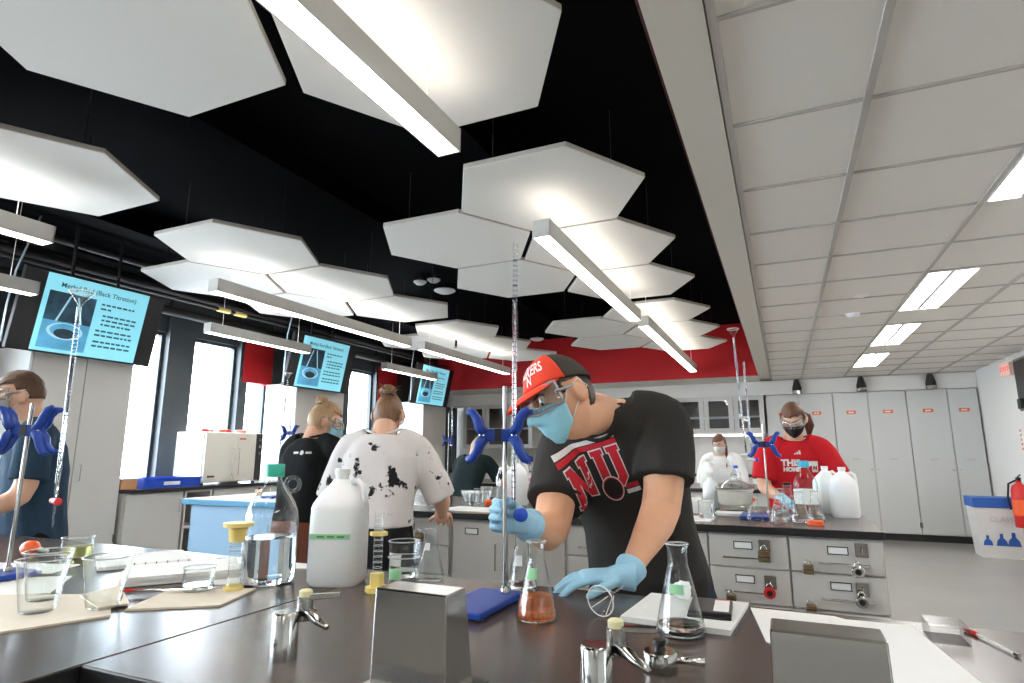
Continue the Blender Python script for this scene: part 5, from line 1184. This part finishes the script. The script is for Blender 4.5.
def block_n(s, h, w, th, o=0):
    return [(-w / 2 - th * .25 - o, -h / 2 - o), (-w / 2 + th * 1.25 + o, -h / 2 - o), (-w / 2 + th * 1.25 + o, -h / 2 + th * .55 + o), (-w / 2 + th + o, -h / 2 + th * .55 + o), (-w / 2 + th + o, h * .12 - o * 0), (w / 2 - th * .95 - o * .2, -h / 2 - o), (w / 2 + o, -h / 2 - o), (w / 2 + o, h / 2 - th * .55 - o), (w / 2 + th * .25 + o, h / 2 - th * .55 - o), (w / 2 + th * .25 + o, h / 2 + o), (w / 2 - th * 1.25 - o, h / 2 + o), (w / 2 - th * 1.25 - o, h / 2 - th * .55 - o), (w / 2 - th - o, h / 2 - th * .55 - o), (w / 2 - th - o, -h * .10), (-w / 2 + th * .85 + o * .2, h / 2 + o), (-w / 2 - th * .25 - o, h / 2 + o), (-w / 2 - th * .25 - o, h / 2 - th * .55 - o), (-w / 2 - o, h / 2 - th * .55 - o), (-w / 2 - o, -h / 2 + th * .55 + o), (-w / 2 - th * .25 - o, -h / 2 + th * .55 + o)]
def block_u(h, w, th, o=0):
    return [(-w / 2 - th * .25 - o, h / 2 + o), (-w / 2 - th * .25 - o, h / 2 - th * .55 - o), (-w / 2 - o, h / 2 - th * .55 - o), (-w / 2 - o, -h / 2 + th * .8), (-w / 2 + th * .8, -h / 2 - o), (w / 2 - th * .8, -h / 2 - o), (w / 2 + o, -h / 2 + th * .8), (w / 2 + o, h / 2 - th * .55 - o), (w / 2 + th * .25 + o, h / 2 - th * .55 - o), (w / 2 + th * .25 + o, h / 2 + o), (w / 2 - th * 1.25 - o, h / 2 + o), (w / 2 - th * 1.25 - o, h / 2 - th * .55 - o), (w / 2 - th - o, h / 2 - th * .55 - o), (w / 2 - th - o, -h / 2 + th * 1.1), (w / 2 - th * 1.25, -h / 2 + th * .85 + o), (-w / 2 + th * 1.25, -h / 2 + th * .85 + o), (-w / 2 + th + o, -h / 2 + th * 1.1), (-w / 2 + th + o, h / 2 - th * .55 - o), (-w / 2 + th * 1.25 + o, h / 2 - th * .55 - o), (-w / 2 + th * 1.25 + o, h / 2 + o)]
dc(poly_mesh(block_n(1, .125, .085, .026, .004)), -.070, -.008, M_PWHT, 'print_letter_outline', .0016); dc(poly_mesh(block_n(1, .125, .085, .026)), -.070, -.008, M_PRED, 'print_letter', .0026)
dc(poly_mesh(block_u(.125, .085, .028, .004)), .050, -.002, M_PWHT, 'print_letter_outline', .0016); dc(poly_mesh(block_u(.125, .085, .028)), .050, -.002, M_PRED, 'print_letter', .0026)
for r_, m_, of in ((.036, M_PWHT, .0032), (.033, M_PRED, .0040), (.030, M_PBLK, .0048)): dc(poly_mesh([(r_ * math.cos(2 * PI * k / 32), 1.1 * r_ * math.sin(2 * PI * k / 32)) for k in range(32)]), .028, -.070, m_, 'print_badge', of)

# ------------------------------------------------------------------ person in navy, far left
J, F, L = pose(-3.32, 1.77, -CR * .72 + CB * .70, 1.665, .05); arms(J, F, L, (.02, .04, -.29), (.26, .02, -.36), (.04, -.03, -.29), (.28, .04, -.34))
Hb = Head(J['neck'] + F * .075 + V((0, 0, .135)), look(-CR * .80 + CB * .60, -8), (0, 0, 1), 1.0)
p, sh, *_ = person('young man in navy tee with grey mask at the left edge', J, Hb, SK2, cloth('navy_tee', (.030, .062, .105), .3, 160), cloth('black_trousers', (.012, .012, .014)), sleeve=.72, amp=.007, seed=5, hem=.05)
for s_, k in (('l', 1), ('r', -1)): hand(J['w' + s_], F, V((0, 0, -1)), k * -1, 'hand', SK2, p, vox=.004)
obj('hair', head_shell(Hb, lambda l, f, u: u > .42 or (u > .10 and f < .45 and abs(l) < .98 and f < .55 - .3 * abs(l)) or (f < -.30 and u > -.25), lambda l, f, u: 1.05 + .10 * max(0, u) + .05 * max(0, f) * max(0, u), .05, 3), hair_mat('brown_hair', (.05, .025, .012), (.16, .08, .04)), p, True)
face_mask(Hb, p, mat('grey_cloth_mask', (.30, .28, .26), .85, bump=.2, bscale=200)); goggles(Hb, p)

# ------------------------------------------------------------------ person in black, back to us
J, F, L = pose(-2.55, 2.72, CF * .86 + CR * .5, 1.60, .05); arms(J, F, L, (.06, .09, -.26), (.28, .02, -.34), (.06, -.09, -.26), (.28, -.02, -.34))
Hk = Head(J['neck'] + F * .085 + V((0, 0, .108)), look(CF * .45 + CR * .9, -24), (0, 0, 1), .97)
M_BLKT = cloth('black_sweat', (.010, .011, .012), .2, 90)
p, sh, *_ = person('person in black sweatshirt with blond bun seen from behind', J, Hk, SK2, M_BLKT, cloth('rust_trousers', (.16, .055, .03)), sleeve=1.15, amp=.008, seed=8, hem=-.13, top_name='sweatshirt')
for s_, k in (('l', 1), ('r', -1)): hand(J['w' + s_], F, V((0, 0, -1)), k * -1, 'hand', SK2, p, vox=.004)
H_BL = hair_mat('blond_hair', (.25, .13, .055), (.62, .42, .24))
def bun_hair(Hh, p, m, bun, rb, seed, strands=14):
    obj('hair', head_shell(Hh, lambda l, f, u: u > .52 or (f < .25 and u > -.15 and not (abs(l) > .86 and f > -.35 and u < .12)) or (f < -.25 and u > -.55), lambda l, f, u: 1.07 + .03 * max(0, u), .06, seed), m, p, True)
    bm = bmesh.new(); bmesh.ops.create_icosphere(bm, subdivisions=4, radius=rb)
    for v in bm.verts: d = v.co.normalized(); v.co *= 1 + .22 * noise.noise(d * 3.2 + V((seed, 1, 0))) + .10 * noise.noise(d * 9); v.co.z *= .85
    bmesh.ops.translate(bm, verts=bm.verts, vec=Hh.pt(*bun)); obj('hair_bun', bm, m, p, True)
    obj('hair_tie', T([Hh.pt(bun[0] + rb * .75 * math.cos(a), bun[1] * .88 + rb * .3 * 0, bun[2] - rb * .62 + rb * .5 * 0) + (Hh.F * rb * .75 * math.sin(a)) * Hh.k for a in [2 * PI * k / 20 for k in range(21)]], .006, 8), M_DARK, p, True)
    rnd = random.Random(seed); bm = bmesh.new()
    for k in range(strands):
        a = rnd.uniform(0, 2 * PI); b0 = V(Hh.pt(*bun)); d = V((math.cos(a), math.sin(a), rnd.uniform(-.1, .9))).normalized(); L_ = rb + rnd.uniform(.015, .045)
        tube(bm, [b0 + d * rb * .7, b0 + d * L_ * .9, b0 + d * L_ + V((0, 0, -.012))], [.0016, .0012, .0005], 5)
    for k in range(strands):
        l = rnd.choice((-1, 1)) * rnd.uniform(.5, .95); q = Hh.surf(l, -.25, rnd.uniform(-.2, .2), 1.10); tube(bm, [q, q - V((0, 0, .03)) + V((rnd.uniform(-.012, .012), rnd.uniform(-.012, .012), 0)), q - V((0, 0, .065))], [.0016, .0012, .0005], 5)
    obj('loose_strands', bm, m, p)['kind'] = 'stuff'
bun_hair(Hk, p, H_BL, (0, -.075, .112), .036, 4)
face_mask(Hk, p, M_MASK); goggles(Hk, p)
for k in (-1, 0, 1):      # small back print
    b_, lr = sh, CR
    dm = poly_mesh([(.013 * math.cos(2 * PI * q / 16), .013 * math.sin(2 * PI * q / 16)) for q in range(16)]) if k == 0 else rect_mesh(-.018, .018, -.006, .006, 2)
    decal(sh, dm, J['neck'] + V((0, 0, -.075)) + CR * (.042 * k - .01) + CB * .1, CR, (0, 0, 1), M_PWHT, sh, 'back_print', .002)

# ------------------------------------------------------------------ person in white, back to us
J, F, L = pose(-1.83, 2.47, CF * .97 + CR * .05, 1.61, .05, 0, .168); arms(J, F, L, (.05, .11, -.27), (.26, .03, -.34), (.05, -.13, -.27), (.22, -.10, -.37))
Hw = Head(J['neck'] + F * .085 + V((0, 0, .108)), look(CF + CR * .12, -22), (0, 0, 1), .97)
def splatter():
    m = bpy.data.materials.new('ink_splatter_cloth'); m.use_nodes = True; N, L_ = m.node_tree.nodes, m.node_tree.links; b = N['Principled BSDF']; b.inputs['Roughness'].default_value = .9; b.inputs['Specular IOR Level'].default_value = .2
    tc = N.new('ShaderNodeTexCoord'); n1 = N.new('ShaderNodeTexNoise'); n1.inputs['Scale'].default_value = 11; n1.inputs['Detail'].default_value = 6; n1.inputs['Roughness'].default_value = .62
    r = N.new('ShaderNodeValToRGB'); r.color_ramp.elements[0].position = .585; r.color_ramp.elements[0].color = (.70, .655, .64, 1); r.color_ramp.elements[1].position = .61; r.color_ramp.elements[1].color = (.02, .02, .022, 1)
    L_.new(tc.outputs['Object'], n1.inputs['Vector']); L_.new(n1.outputs['Fac'], r.inputs[0]); L_.new(r.outputs[0], b.inputs['Base Color']); return m
p, sh, *_ = person('person in white shirt with black ink splatters seen from behind', J, Hw, SK2, splatter(), cloth('black_trousers', (.012, .012, .014)), sleeve=.98, arm_k=1.04, amp=.007, seed=11, hem=-.15)
for s_, k in (('l', 1), ('r', -1)): hand(J['w' + s_], F, V((0, 0, -1)), k * -1, 'hand', SK2, p, vox=.004)
bun_hair(Hw, p, hair_mat('auburn_hair', (.09, .04, .02), (.30, .16, .08)), (0, -.072, .112), .042, 9, 22)
goggles(Hw, p)

# ------------------------------------------------------------------ person in red across the island
J, F, L = pose(.05, 4.62, CB * .96 - CR * .22, 1.62, .08, 0, .175); arms(J, F, L, (.03, .11, -.25), (.20, .06, -.40), (.05, -.05, -.27), (.28, .03, -.33))
Hr = Head(J['neck'] + F * .07 + V((0, 0, .135)), look(CB * .82 - CR * .55, -34), (0, 0, 1), .95)
M_RT = cloth('red_tee', (.56, .016, .024), .1, 60)
p, sh, j_, fr_, lr_, ar_ = person('woman in red tee with goggles across the island', J, Hr, SK2, M_RT, cloth('black_trousers', (.012, .012, .014)), sleeve=.80, amp=.006, seed=14, hem=.05)
for s_, k in (('l', 1), ('r', -1)): hand(J['w' + s_], (J['w' + s_] - J['e' + s_]).normalized(), V((0, 0, -1)) - F * .3, k * -1, 'glove', M_GLOVE, p, vox=.004, s=.95); cuff(J['w' + s_], (J['w' + s_] - J['e' + s_]), .029, p, M_GLOVE)
H_RB = hair_mat('chestnut_hair', (.05, .02, .012), (.19, .08, .04))
obj('hair', head_shell(Hr, lambda l, f, u: u > .50 - .1 * (abs(l) < .1) or (f < .30 and u > -.10 and not (abs(l) > .88 and f > -.3 and u < .05)) or (f < -.2 and u > -.55), lambda l, f, u: 1.08 + .02 * max(0, u), .04, 6), H_RB, p, True)
bm = bmesh.new(); q0 = Hr.surf(.3, -.9, .1, 1.1)
for k in range(9): a = 2 * PI * k / 9; o_ = V((.014 * math.cos(a), .014 * math.sin(a), 0)); tube(bm, [q0 + o_ * .5, q0 + CR * .05 + V((0, 0, -.03)) + o_ * 1.5, q0 + CR * .068 + V((0, 0, -.10)) + o_ * 1.6, q0 + CR * .06 + V((0, 0, -.17)) + o_ * .5], [.010, .012, .010, .003], 7)
obj('ponytail', bm, H_RB, p, True)
face_mask(Hr, p, mat('black_mask', (.012, .012, .013), .8)); goggles(Hr, p)
R2 = L * 1.0; U2 = V((0, 0, 1)); O2 = J['chest'] + F * .05 + V((0, 0, .035)); NB = mat('print_dark', (.25, .01, .015), .8)
def d2(me, dx, dy, m, nm, off=.002): return decal(sh, me, O2 + R2 * dx + U2 * dy, R2, U2, m, sh, nm, off)
d2(text_mesh('THIS', .056, .0030, 0), -.045, .028, M_PWHT, 'shirt_lettering'); d2(text_mesh('HOME', .036, .0024, 0), -.040, -.014, M_PWHT, 'shirt_lettering')
d2(rect_mesh(.030, .125, .010, .040, 6), 0, 0, M_PWHT, 'shirt_print'); d2(rect_mesh(.085, .125, -.030, .010, 3), 0, 0, M_PWHT, 'shirt_print'); d2(text_mesh('N', .032, .002, 0), .105, -.004, NB, 'shirt_lettering', .004)
for k in range(3): d2(poly_mesh([(-.022 + .016 * k, 0), (-.010 + .016 * k, 0), (-.004 + .012 * k, .008 + .008 * k), (-.014 + .012 * k, .010 + .009 * k)]), 0, .085, M_PWHT, 'shirt_emblem')

# ------------------------------------------------------------------ two people far back
J, F, L = pose(-.66, 7.72, CB * .85 - CR * .5, 1.50, .12, 0, .17); arms(J, F, L, (.06, .08, -.25), (.26, -.02, -.32), (.06, -.08, -.25), (.26, .02, -.32))
Hf = Head(J['neck'] + F * .06 + V((0, 0, .13)), look(CB * .75 - CR * .65, -25), (0, 0, 1), .95)
p, sh, *_ = person('woman in white coat with long brown hair at the rear island', J, Hf, SK3, cloth('white_coat', (.78, .77, .76), .05, 40), cloth('black_trousers', (.012, .012, .014)), vox=.012, sleeve=1.5, amp=.006, seed=17, hem=.08, top_name='coat')
for s_, k in (('l', 1), ('r', -1)): hand(J['w' + s_], F, V((0, 0, -1)), k * -1, 'hand', SK3, p, vox=.005)
obj('hair', head_shell(Hf, lambda l, f, u: u > .50 or (f < .30 and u > -.6), 1.09, .04, 6), H_RB, p, True)
bm = bmesh.new()
for k in range(12): a = -.5 + k * .09; q0 = Hf.surf(.5 + .04 * k, -.75, -.2, 1.08); tube(bm, [q0, q0 + V((0, 0, -.12)) + F * .03, q0 + V((0, 0, -.27)) + F * .07], [.012, .016, .006], 6)
obj('long_locks', bm, H_RB, p, True); face_mask(Hf, p, M_WHITE)
J, F, L = pose(-3.22, 5.86, CF * .9 + CR * .45, 1.50, .22, 0, .19); arms(J, F, L, (.12, .10, -.24), (.34, .04, -.30), (.12, -.10, -.24), (.36, -.06, -.28))
Hd = Head(J['neck'] + F * .09 + V((0, 0, .11)), look(CF + CR * .6, -35), (0, 0, 1), .97)
p, sh, *_ = person('person in dark green top bending over the rear island', J, Hd, SK1, cloth('dark_green_top', (.012, .022, .024)), cloth('black_trousers', (.012, .012, .014)), vox=.012, sleeve=.8, amp=.006, seed=21, hem=.05)
for s_, k in (('l', 1), ('r', -1)): hand(J['w' + s_], F, V((0, 0, -1)), k * -1, 'hand', SK1, p, vox=.005)
bun_hair(Hd, p, H_BL, (0, -.04, .11), .03, 12, 6)
